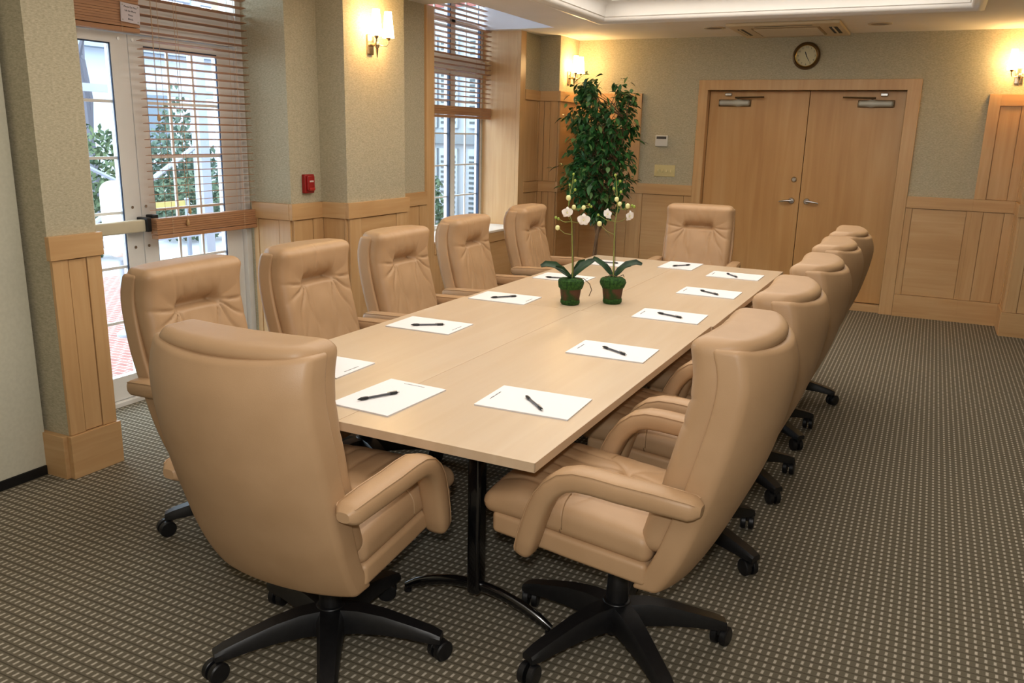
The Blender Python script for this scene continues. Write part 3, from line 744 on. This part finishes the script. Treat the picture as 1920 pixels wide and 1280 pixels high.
C_ = [  # x, y, facing (degrees, 0 = +Y), base turn, label
 (-1.555, 1.905, 1.5, 'tan leather executive chair in the foreground, seen from behind at the near table end', 18, 0),
 (-.75, 2.37, 88, 'nearest tan leather chair on the right side of the table, showing its armrest', 26, .01),
 (-.75, 3.17, 90, 'second tan leather chair from the camera along the right side of the table', 49, 0),
 (-.74, 3.95, 90, 'third tan leather chair from the camera, middle of the right side row', 36, 0),
 (-.745, 4.72, 90, 'fourth tan leather chair from the camera along the right side of the table', 36, 0),
 (-.74, 5.44, 90, 'last tan leather chair on the right side, nearest the wooden doors', 6, 0),
 (-2.385, 2.465, -90, 'tan leather chair in front of the glass doors, left side of the table', 8, -0.028),
 (-2.36, 3.20, -90, 'second tan leather chair on the left side, in front of the red fire alarm pier', 40, -0.03),
 (-2.36, 3.97, -90, 'third tan leather chair on the left side, before the projecting column', 52, -0.028),
 (-2.36, 4.79, -86, 'fourth tan leather chair on the left side, in front of the tall window', 36, -0.02),
 (-2.40, 5.83, -84, 'farthest tan leather chair on the left side, beside the ficus', 10, -0.02),
 (-1.56, 6.28, 186, 'tan leather chair at the far head of the table, facing the camera', 0, 0),
]
for i, (x, y, a, lb_, ba, dz) in enumerate(C_):
    if i == 0: r_ = proto; proto.location = (x, y, 0); proto.rotation_euler = (0, 0, R(a)); proto['label'] = lb_
    else: r_ = dup(proto, (x, y, 0), R(a), lb_)
    for ch in r_.children:                      # the base swivels freely under the seat
        if ch.name.startswith(('star_base', 'caster')): ch.rotation_euler.z = R(ba-a)
        elif not ch.name.startswith('gas_column'): ch.location.z = dz

# ------------------------------------------------------------------ pads and pens
def pad():
    t = thing('notepad', '', 'notepad', (0, 0, 0), 0, 'white notepads set out on the table')
    MB().box(-.122, .122, -.17, .17, 0, .0045).build('sheets', PAPERE, t)
    MB().box(-.1225, .1225, -.1705, .1705, .0045, .0055).build('top_sheet', PAPER, t)
    p = MB(); x = -.045
    while x < .045:
        w_ = random.uniform(.003, .007); p.box(x, x+w_, .145, .145+random.choice((.003, .0045)), .0055, .0058); x += w_+.0016
    p.build('header_print', INK, t)
    return t
def pen():
    t = thing('ballpoint_pen', '', 'pen', (0, 0, 0), 0, 'black ballpoint pens on the notepads')
    MB().tube([(0, -.045, .0055), (0, .045, .0055)], .0042, 12).build('barrel', mat('pen_grey', (70, 72, 78), .3), t, True)
    MB().tube([(0, .040, .0055), (0, .050, .0058), (0, .066, .0062), (0, .076, .006), (0, .080, .006)], [.0052, .0062, .0055, .0025, .001], 12).build('grip', BLACKP, t, True)
    MB().tube([(0, -.045, .0055), (0, -.070, .0055), (0, -.074, .0055)], [.0052, .0052, .004], 12).build('cap', BLACKP, t, True)
    MB().tube([(0, -.074, .0055), (0, -.081, .0055)], .0028, 10).build('push_button', METAL, t, True)
    MB().box(-.0015, .0015, -.072, -.035, .0108, .0128).build('clip', METAL, t)
    return t
TZ = .739
PD = [(-1.594, 2.306, -3, 'white notepad before the foreground chair at the near table end', -1.617, 2.272, 63),
 (-1.132, 2.505, 92, 'white notepad nearest the camera on the right side of the table', -1.119, 2.476, 136),
 (-1.132, 3.311, 91, 'white notepad second from the camera on the right side', -1.121, 3.295, 149),
 (-1.119, 4.151, 91, 'white notepad on the right beside the cross seam, near the orchids', -1.117, 4.135, 159),
 (-1.101, 4.93, 90, 'white notepad fourth from the camera on the right side', -1.095, 4.899, 146),
 (-1.099, 5.655, 90, 'white notepad at the far right corner of the table', -1.114, 5.62, 128),
 (-1.535, 5.885, 180, 'white notepad before the chair at the far head of the table', -1.521, 5.855, 53),
 (-2.015, 5.69, -90, 'white notepad at the far left, partly behind the right orchid', -2.015, 5.679, 186),
 (-2.045, 4.94, -90, 'white notepad on the left partly hidden behind the left orchid', -2.06, 4.866, 190),
 (-2.059, 4.122, -89, 'white notepad on the left just in front of the orchid pots', -2.062, 4.11, -131),
 (-2.057, 3.318, -89, 'white notepad in the middle of the left side', -2.053, 3.294, -144),
 (-2.057, 2.51, -90, 'white notepad half hidden behind the foreground chair', -2.09, 2.50, -140)]
pad0 = pad(); pen0 = pen()
for i, (x, y, a, lb_, px, py, pa) in enumerate(PD):
    pl_ = 'black ballpoint pen lying on the '+lb_.replace('white ', '')
    wds = pl_.split(); pl_ = ' '.join(wds[:16])
    if i == 0: pad0.location = (x, y, TZ); pad0.rotation_euler = (0, 0, R(a)); pad0['label'] = lb_
    else: dup(pad0, (x, y, TZ), R(a), lb_)
    if i == 0: pen0.location = (px, py, TZ+.0058); pen0.rotation_euler = (0, 0, R(pa-90+180)); pen0['label'] = pl_
    else: dup(pen0, (px, py, TZ+.0058), R(pa-90), pl_)

# ------------------------------------------------------------------ orchids
MOSS = noisy('green_moss', (16, 48, 14), (48, 86, 28), (90, 90, 90), 4, .95, .6)
TERRA = noisy('mossy_terracotta', (84, 56, 38), (36, 64, 24), (26, 26, 20), 4, .9, .3, lo=.42, hi=.62)
OLEAF = noisy('orchid_leaf', (20, 46, 26), (40, 70, 42), (14, 14, 14), 2, .4); OSTEM = noisy('orchid_stem', (110, 122, 50), (134, 136, 70), (30, 30, 30), 2, .6)
TWIG = mat('brown_twig', (92, 70, 44), .7); PETAL = mat('white_petal', (240, 236, 232), .5); CREAM = mat('cream_bud', (226, 224, 160), .5); GBUD = mat('green_bud', (140, 160, 60), .5)
RV = Vector((math.cos(R(YAW)), -math.sin(R(YAW)), 0)); FV = Vector((math.sin(R(YAW)), math.cos(R(YAW)), 0))
def orchid(label, loc, stem, whites, creams, buds, leaves, seed):
    rn = random.Random(seed)
    t = thing('potted_orchid', label, 'plant', loc, 0, 'potted white orchids on the table')
    def P(h, z, d=0): return RV*h+FV*d+Vector((0, 0, z))
    rb = []
    MB().lathe((0, 0, 0), [(.002, .0), (.044, .0), (.047, .004), (.058, .09), (.060, .10)], 28, 2, False).build('pot', TERRA, t, True)
    ms = MB()
    prof = [(.060, .088), (.066, .10), (.071, .118), (.069, .134), (.058, .142), (.030, .146), (.003, .148)]
    n = 28; V = []
    for (r, h) in prof:
        for q in range(n): a = 2*math.pi*q/n; rr = r+rn.uniform(-.003, .003); V.append((rr*math.cos(a), rr*math.sin(a), h+rn.uniform(-.002, .002)))
    ms.add(V, [(i*n+q, i*n+(q+1) % n, (i+1)*n+(q+1) % n, (i+1)*n+q) for i in range(len(prof)-1) for q in range(n)])
    n2 = 28; V = []
    for (r, h) in [(.046, .001), (.052, .010), (.052, .022), (.050, .03)]:
        for q in range(n2): a = 2*math.pi*q/n2; V.append(((r+rn.uniform(-.001, .002))*math.cos(a), (r+rn.uniform(-.001, .002))*math.sin(a), h+(rn.uniform(-.006, .006) if h > .015 else 0)))
    ms.add(V, [(i*n2+q, i*n2+(q+1) % n2, (i+1)*n2+(q+1) % n2, (i+1)*n2+q) for i in range(3) for q in range(n2)])
    ms.build('moss', MOSS, t, True)
    st = MB(); st.tube([P(*s_) for s_ in stem], [.0040-.0020*i/(len(stem)-1) for i in range(len(stem))], 8)
    so = st.build('stem', OSTEM, t, True)
    stake = MB().tube([P(stem[0][0]+.006, .14, .004), P(stem[2][0]+.008, stem[2][1]+.06, .006)], .0022, 6); stake.build('stake', TWIG, t)
    for (pts, w_) in leaves:
        V = []; m_n = len(pts); pp_ = [P(*q) for q in pts]
        for i, p in enumerate(pp_):
            tdir = (pp_[min(i+1, m_n-1)]-pp_[max(i-1, 0)]).normalized(); sd = tdir.cross(Vector((0, 0, 1))); 
            sd = (sd.normalized() if sd.length > .01 else FV)
            wv = w_*math.sin(math.pi*min(.97, (i+.6)/(m_n+.1)))**.7; up_ = Vector((0, 0, 1))
            nrm = sd.cross(tdir).normalized(); sd = (sd*.62+nrm*.78*(1 if nrm.z*sd.dot(FV) > 0 else -1)).normalized(); nrm = sd.cross(tdir).normalized()
            V += [p-sd*wv+nrm*.006, p-sd*wv*.5+nrm*.001, p, p+sd*wv*.5+nrm*.001, p+sd*wv+nrm*.006]
        F_ = [(j*5+q, j*5+q+1, (j+1)*5+q+1, (j+1)*5+q) for j in range(m_n-1) for q in range(4)]
        mm = MB().add(V, F_); b_ = len(mm.v); mm.add([Vector(v)-Vector((0, 0, .0022)) for v in V], [tuple(reversed(f)) for f in F_])
        mm.build('leaf', OLEAF, t, 'all')
    def twig(h, z, d):
        # short stalk back to the nearest point of the stem, a bit lower
        best = min(stem, key=lambda s_: abs(s_[1]-(z-.03))+(.5 if s_[1] < .25 else 0)); a = P(*best); b_ = P(h, z, d)
        MB().tube([a, (a+b_)/2+Vector((0, 0, -.012)), b_], .0014, 5).build('twig', OSTEM, so)
    for (h, z, d, yaw_, sz) in whites:
        twig(h, z, d)
        fl_ = MB(); c0 = P(h, z, d); nrm = (-FV*math.cos(yaw_)+RV*math.sin(yaw_)+Vector((0, 0, -.15))).normalized(); e1 = nrm.cross(Vector((0, 0, 1))).normalized(); e2 = e1.cross(nrm)*1
        for k_, (ang, wl, ln) in enumerate(((90, .42, 1), (18, .62, 1.05), (162, .62, 1.05), (-52, .42, .95), (-128, .42, .95), (-90, .25, .55))):
            a = R(ang); dr = e1*math.cos(a)+e2*math.sin(a); sd = nrm.cross(dr); V = []
            for i in range(6):
                u = i/5; wv = sz*wl*math.sin(math.pi*(.08+.88*u))**.8; cc = c0+dr*sz*ln*u+nrm*(sz*.22*math.sin(u*3)+(.004 if k_ in (1, 2) else 0))
                V += [cc-sd*wv+nrm*sz*.05, cc, cc+sd*wv+nrm*sz*.05]
            fl_.add(V, [(j*3+q, j*3+q+1, (j+1)*3+q+1, (j+1)*3+q) for j in range(5) for q in range(2)])
        fo_ = fl_.build('flower', PETAL, t, 'all')
        MB().rbox((0, 0, 0), (.004, .004, .004), .0039, (1, 1, 1)).build('flower_centre', CREAM, fo_, True).location = c0+nrm*.008
    for lst, mm_, nm, r0 in ((creams, CREAM, 'blossom_bud', .0115), (buds, GBUD, 'green_bud', .0065)):
        for (h, z, d) in lst:
            twig(h, z, d); r_ = r0*rn.uniform(.9, 1.12)
            MB().rbox(tuple(P(h, z, d)), (r_, r_, r_*1.15), r_*.98, (1, 1, 1), None, 5).build(nm, mm_, t, 'all')
    tw = MB().tube([P(.03, .145, -.02), P(.065, .15, -.03), P(.10, .12, -.03), P(.113, .085, -.02), P(.10, .05, -.02)] if seed == 1 else [P(-.05, .146, -.03), P(-.02, .165, -.045), P(.02, .155, -.05), P(.05, .165, -.03), P(.06, .146, .0)], .0022, 6)
    tw.build('root', TWIG, t, True)
    return t
q = 1/345.
def hz(px, py, cx, by, d=0): return ((px-cx)*q, (by-py)*q*1.03, d)
cx, by = 1068, 573
orchid('white orchid in a mossy pot, left of the two, with a drooping root', (-1.686, 4.17, TZ),
 [(.008, .14, 0), (.004, .24, 0), (-.004, .38, 0), (-.008, .45, .0), (-.030, .52, .01), (-.022, .60, .01), (-.012, .66, .0), (-.010, .70, 0)],
 [hz(1055, 405, cx, by, -.03)+(.2, .030), hz(1086, 417, cx, by, -.04)+(-.1, .034)],
 [hz(1057, 380, cx, by, -.02), hz(1067.5, 396, cx, by, -.02), hz(1086, 397, cx, by, 0), hz(1040, 435, cx, by, .03)],
 [hz(1065, 339, cx, by), hz(1068, 350, cx, by, -.01), hz(1059, 358, cx, by, .01), hz(1069, 366, cx, by), hz(1036, 417, cx, by, .03), hz(1041, 419, cx, by, .03), hz(1096, 392, cx, by), hz(1100, 395, cx, by)],
 [([(0, .145, 0), (-.04, .18, -.01), (-.09, .215, -.01), (-.14, .222, -.02), (-.165, .208, -.02)], .020), ([(0, .145, 0), (.03, .18, 0), (.06, .21, 0), (.10, .235, .01), (.125, .245, .01)], .020), ([(0, .145, 0), (-.02, .17, -.03), (-.05, .20, -.05), (-.09, .21, -.06)], .017), ([(0, .145, 0), (.02, .18, .03), (.05, .22, .06), (.08, .23, .08)], .016)], 1)
cx = 1147; by = 571
orchid('white orchid in a mossy pot, right of the two, with spreading leaves', (-1.499, 4.325, TZ),
 [(.0, .14, 0), (-.003, .24, 0), (-.006, .38, 0), (-.006, .45, .0), (.006, .52, .01), (.0, .58, .01), (-.008, .64, .0), (-.014, .69, 0)],
 [hz(1131, 406, cx, by, -.03)+(-.9, .030), hz(1169, 409, cx, by, -.02)+(.7, .030)],
 [hz(1145, 380, cx, by, -.02), hz(1151, 388, cx, by, -.02), hz(1167, 392, cx, by, 0), hz(1117, 426, cx, by, .03)],
 [hz(1141, 338, cx, by), hz(1150, 348, cx, by, -.01), hz(1140, 362, cx, by, .01), hz(1153, 367, cx, by), hz(1114, 410, cx, by, .03), hz(1175, 391, cx, by, .0), hz(1179, 393, cx, by)],
 [([(0, .145, 0), (-.03, .18, 0), (-.06, .215, 0), (-.10, .24, .01), (-.115, .25, .01)], .016), ([(0, .145, 0), (.03, .185, 0), (.07, .22, -.01), (.12, .232, -.01), (.15, .222, -.02)], .018), ([(0, .145, 0), (.03, .17, .02), (.06, .20, .03), (.10, .205, .05)], .012), ([(0, .145, 0), (-.02, .18, .03), (-.04, .21, .05)], .012)], 2)

# ------------------------------------------------------------------ ficus tree
fx = thing('potted_ficus', 'tall leafy green ficus tree in the far left corner', 'plant', (-3.0, 7.98, 0))
MB().lathe((0, 0, 0), [(.11, 0), (.12, .01), (.15, .26), (.16, .28), (.145, .285), (.14, .26)], 28, 2, False).build('pot', noisy('woven_basket', (120, 88, 54), (84, 60, 36), (40, 40, 120), 3, .8, .4), fx, True)
MB().lathe((0, 0, 0), [(.141, .262), (.08, .268), (0, .27)], 24, 2, False).build('soil', noisy('dark_soil', (40, 30, 20), (60, 46, 30), (60, 60, 60), 3, .95), fx)
BARK = noisy('ficus_bark', (96, 72, 50), (130, 102, 74), (30, 30, 8), 3, .85)
rn = random.Random(11); tk = MB(); tips = []
for (a, dx) in ((0, -.02), (2.1, .03), (4.2, .0)):
    p_ = [Vector((.03*math.cos(a), .03*math.sin(a), .26))]
    for i in range(1, 9):
        z = .26+i*.19; tw_ = a+i*.6; rr = .022+.008*i if i > 4 else .02
        p_.append(Vector((rr*math.cos(tw_)+dx*i*.25+.018*i, rr*math.sin(tw_), z)))
    tk.tube(p_, [.013-.001*i for i in range(9)], 7); tips.append(p_)
tr_ = tk.build('trunk', BARK, fx, True)
def crown(z):   # (centre h, half width) measured along camera-right, world z
    return (interp(z, [(1.0, .06), (1.1, .0), (1.3, .0), (1.5, .03), (1.7, .05), (2.0, .02), (2.2, .03)]), interp(z, [(.78, .05), (.95, .13), (1.05, .24), (1.2, .35), (1.35, .35), (1.5, .27), (1.6, .26), (1.75, .32), (1.95, .34), (2.08, .28), (2.18, .05)]))
LEAF = bpy.data.materials.new('ficus_leaf'); LEAF.use_nodes = True
lb2 = LEAF.node_tree.nodes['Principled BSDF']; at = nn(LEAF, 'ShaderNodeVertexColor'); at.layer_name = 'tint'; lk(LEAF, at.outputs[0], lb2.inputs['Base Color']); lb2.inputs['Roughness'].default_value = .38
lf = MB(); tints = []; br = MB()
def leaf_at(p, d, ln, wd, tint):
    d = d.normalized(); sd = d.cross(Vector((rn.uniform(-.5, .5), rn.uniform(-.5, .5), 1))).normalized(); n_ = sd.cross(d)
    V = []
    for (u, w_) in ((0, .1), (.3, .85), (.55, 1), (.8, .6), (1, .03)):
        c_ = p+d*ln*u-Vector((0, 0, ln*.35*u*u)); V += [c_-sd*wd*w_+n_*wd*.25*w_, c_, c_+sd*wd*w_+n_*wd*.25*w_]
    F_ = [(j*3+q_, j*3+q_+1, (j+1)*3+q_+1, (j+1)*3+q_) for j in range(4) for q_ in range(2)]
    lf.add(V, F_)
    for f_ in F_:
        tints.append(tint)
cnt = 0
while cnt < 215:
    z = rn.uniform(.86, 2.14); ch, hw = crown(z); h = ch+rn.uniform(-1, 1)*hw*.92; dep = rn.uniform(-1, 1)*min(hw, .3)*.9
    # notch between the two top lobes
    if z > 1.93 and abs(h-.06) < .10: continue
    if z > 1.85 and abs(h+.28) < .06: continue
    if math.hypot((h-ch)/max(hw, .01), dep/max(min(hw, .3), .01)) > 1.02: continue
    P0 = RV*(h)+FV*dep+Vector((.0, 0, z)); base = tips[cnt % 3][min(8, max(2, int((z-.45)/.19)))]
    if P0.z < base.z: base = tips[cnt % 3][max(2, int((z-.6)/.19))]
    br.tube([base, (base+P0)/2+Vector((0, 0, .03)), P0], [.004, .003, .0015], 5)
    for j in range(12):
        e = P0+Vector((rn.gauss(0, .045), rn.gauss(0, .045), rn.gauss(0, .05)))
        d = Vector((rn.uniform(-1, 1), rn.uniform(-1, 1), rn.uniform(-.9, .3)))+RV*(h-ch)*1.2
        g = rn.random(); tint = (.014+.02*g, .06+.09*g, .018+.014*g, 1) if rn.random() < .8 else (.10, .20, .06, 1)
        leaf_at(e, d, rn.uniform(.05, .085), rn.uniform(.015, .024), tint)
    cnt += 1
for (ang, z, hl) in ((0, 1.63, .42), (0, 2.05, .3), (180, 1.36, .42), (180, 1.83, .36), (0, 1.25, .36), (180, 1.18, .34)):
    s_ = 1 if ang == 0 else -1
    for i in range(14):
        u = i/13; p = RV*s_*(.1+(hl-.1+.02)*u)+Vector((0, 0, z-.05*u*u))+FV*rn.uniform(-.04, .04)
        g = rn.random(); leaf_at(p, RV*s_+Vector((rn.uniform(-.6, .6), rn.uniform(-.6, .6), rn.uniform(-.5, .3))), .065, .018, (.012+.02*g, .05+.07*g, .016, 1))
fo_ = lf.build('foliage', LEAF, fx, 'all')
ca = fo_.data.color_attributes.new('tint', 'FLOAT_COLOR', 'CORNER'); k = 0
for i, pl in enumerate(fo_.data.polygons):
    for li in pl.loop_indices: ca.data[li].color = tints[i]
br.build('branches', BARK, tr_, True)

# ------------------------------------------------------------------ outdoors
CONC = noisy('snowy_paving', (196, 199, 206), (160, 156, 158), (1.2, 1.2, 1.2), 4, .9)
def bricks():
    m = mat('brick_paving', (190, 140, 130), .9); b = m.node_tree.nodes['Principled BSDF']
    tc = nn(m, 'ShaderNodeTexCoord'); br_ = nn(m, 'ShaderNodeTexBrick'); br_.inputs['Scale'].default_value = 4.5
    br_.inputs['Color1'].default_value = lin((160, 108, 98)); br_.inputs['Color2'].default_value = lin((140, 92, 84)); br_.inputs['Mortar'].default_value = lin((176, 170, 164))
    mp = nn(m, 'ShaderNodeMapping'); lk(m, tc.outputs['Object'], mp.inputs[0]); lk(m, mp.outputs[0], br_.inputs[0]); lk(m, br_.outputs[0], b.inputs['Base Color'])
    return m
BR = bricks()
struct(MB().box(-40, XE-.2, -8, 45, -.12, -.06).build('ground', CONC))
struct(MB().box(-8.2, XE-.2, 1.5, 10.9, -.062, -.045).build('brick_patio', BR))
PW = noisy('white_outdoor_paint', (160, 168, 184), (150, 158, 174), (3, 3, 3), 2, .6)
pg = thing('garden_pergola', 'white garden pergola with braces and rails outside the glass doors', 'pergola', (-7, 5.2, -.06))
def post(x, y, h_): return MB().box(x-.06, x+.06, y-.06, y+.06, 0, h_)
PP = [(.0, -.35), (0, 1.5), (-1.6, -.9), (-1.6, 1.9)]
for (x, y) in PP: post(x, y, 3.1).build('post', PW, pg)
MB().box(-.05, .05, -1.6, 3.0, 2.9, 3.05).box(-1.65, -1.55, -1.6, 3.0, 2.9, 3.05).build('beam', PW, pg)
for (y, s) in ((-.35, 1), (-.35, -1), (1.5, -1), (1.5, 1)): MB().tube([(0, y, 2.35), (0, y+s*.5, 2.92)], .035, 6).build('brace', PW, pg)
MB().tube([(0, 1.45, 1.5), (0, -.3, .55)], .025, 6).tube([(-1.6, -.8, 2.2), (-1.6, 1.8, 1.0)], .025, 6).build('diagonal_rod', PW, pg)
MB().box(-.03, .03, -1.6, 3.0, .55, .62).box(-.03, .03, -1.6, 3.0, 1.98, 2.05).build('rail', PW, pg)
mbx = thing('mailbox', 'white rounded box on a post seen through the left glass door', 'mailbox', (-5.75, 4.60, -.045))
MB().tube([(0, 0, 0), (0, 0, .62)], .03, 10).lathe((0, 0, 0), [(.09, 0), (.09, .02), (.03, .05)], 16).build('stand', PW, mbx, True)
MB().rbox((0, 0, .95), (.10, .12, .30), .09, (1, 1, 1), None, 4).build('body', WHITE, mbx, True)
def foliage(name, label, cat, loc, rx, rz, n, c1, c2, sz=.08, trunk=None, seed=3, cone=False, group=None):
    r = random.Random(seed); t = thing(name, label, cat, loc, 0, group); m = MB()
    for _ in range(n):
        while True:
            a, b, c = (r.uniform(-1, 1) for _ in range(3))
            if cone:
                if math.hypot(a, b) < (1-c)/2*.95+.03: break
            elif a*a+b*b+c*c < 1: break
        p = Vector((a*rx, b*rx, c*rz+rz)); d = Vector((r.gauss(0, 1), r.gauss(0, 1), r.gauss(0, 1))).normalized(); e = d.orthogonal().normalized()
        m.add([p-d*sz*.5, p+e*sz*.25, p+d*sz*.5, p-e*sz*.25], [(0, 1, 2, 3)])
    m.build('foliage', noisy(name+'_leaves', c1, c2, (6, 6, 6), 2, .8), t)
    if trunk: MB().tube([(0, 0, -.02), (0, 0, trunk)], .05, 7).build('trunk', BARK, t)
    return t
foliage('evergreen_shrub', 'bushy evergreen shrub outside the left glass door', 'shrub', (-9.6, 7.3, -.06), .6, .85, 1500, (54, 72, 50), (96, 108, 74), .10, .3, 3)
foliage('conifer_tree', 'dark conifer tree behind the white pergola, seen through the blind', 'tree', (-11.8, 10.8, -.06), 1.15, 1.25, 2600, (62, 80, 70), (94, 110, 94), .13, .4, 5, True)
foliage('round_shrub', 'low round shrub behind the pergola rail, seen through the blind', 'shrub', (-10.0, 9.2, -.06), .8, .5, 1500, (60, 80, 64), (92, 106, 82), .10, .3, 6)
yb = thing('yellow_bench', 'yellow bench outside beyond the lowered blind', 'bench', (-8.3, 7.35, -.06))
YEL = mat('yellow_paint', (176, 164, 100), .6)
MB().box(-.2, .2, -.5, .5, .42, .46).build('seat', YEL, yb); MB().box(-.2, -.16, -.5, .5, .70, .77).build('backrest', YEL, yb)
for a in (-.18, .16):
    for b in (-.47, .43): MB().box(a, a+.04, b, b+.04, 0, .42 if a > 0 else .8).build('leg', PW, yb)
# bare tree
bt = thing('bare_tree', 'leafless winter tree in the garden beyond the left glass door', 'tree', (-11.2, 8.6, -.06)); tm = MB(); rr_ = random.Random(4)
def grow(p, d, ln, r, k_):
    e = p+d*ln; tm.tube([p, (p+e)/2+Vector((rr_.gauss(0, .03), rr_.gauss(0, .03), 0))*ln, e], [r, r*.85, r*.7], 5)
    if k_ == 0: return
    for _ in range(3):
        nd = (d+Vector((rr_.gauss(0, .45), rr_.gauss(0, .45), rr_.gauss(.1, .3)))).normalized(); grow(e, nd, ln*.74, r*.62, k_-1)
grow(Vector((0, 0, 0)), Vector((0, 0, 1)), 1.5, .09, 5)
tm.build('trunk_and_branches', mat('grey_bark', (92, 90, 98), .9), bt)
nb = thing('neighbour_house', 'pale house with grey roof far beyond the garden', 'house', (-22, 19, -.06))
MB().box(-2, 2, -7, 7, 0, 3.6).build('wall', mat('pale_siding', (150, 154, 162), .8), nb)
MB().add([(-2.4, -7.4, 3.6), (2.4, -7.4, 3.6), (2.4, 7.4, 3.6), (-2.4, 7.4, 3.6), (0, -7.4, 5), (0, 7.4, 5)], [(0, 1, 2, 3), (0, 4, 1), (3, 2, 5), (0, 3, 5, 4), (1, 4, 5, 2)]).build('roof', mat('grey_roof', (104, 112, 124), .8), nb)
for y in (-4.5, -1.5, 1.5, 4.5): MB().box(1.98, 2.03, y-.5, y+.5, 1.1, 2.5).build('window', mat('far_glass', (70, 84, 96), .2), nb)
# wing of the building opposite the tall window
wg = thing('building_wing', 'white building wing with louvred shutters outside the tall window', 'building', (-6.6, 11.2, -.06))
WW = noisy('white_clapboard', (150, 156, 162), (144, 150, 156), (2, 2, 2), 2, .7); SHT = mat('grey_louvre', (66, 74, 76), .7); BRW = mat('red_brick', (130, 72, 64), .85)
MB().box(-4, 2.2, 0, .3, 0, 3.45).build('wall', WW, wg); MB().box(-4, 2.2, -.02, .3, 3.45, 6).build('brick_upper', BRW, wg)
for x0 in (-2.2, -1.35, -.5, .35, 1.2):
    for (z0, z1) in ((.35, 1.45), (1.75, 3.05)):
        for dx in (0, .36):
            s1 = MB().box(x0+dx, x0+dx+.31, -.05, 0, z0, z1).build('shutter', WW, wg)
            l_ = MB(); z = z0+.06
            while z < z1-.07: l_.box(x0+dx+.03, x0+dx+.28, -.058, -.048, z, z+.035); z += .075
            l_.build('louvres', SHT, s1)
MB().box(-4, 2.2, -.08, 0, 1.52, 1.68).build('band', mat('grey_band', (104, 110, 114), .7), wg)
foliage('young_shrub', 'small shrub against the shuttered wing outside the tall window', 'shrub', (-6.35, 10.3, -.06), .22, .55, 700, (50, 70, 50), (84, 100, 74), .08, .2, 9)
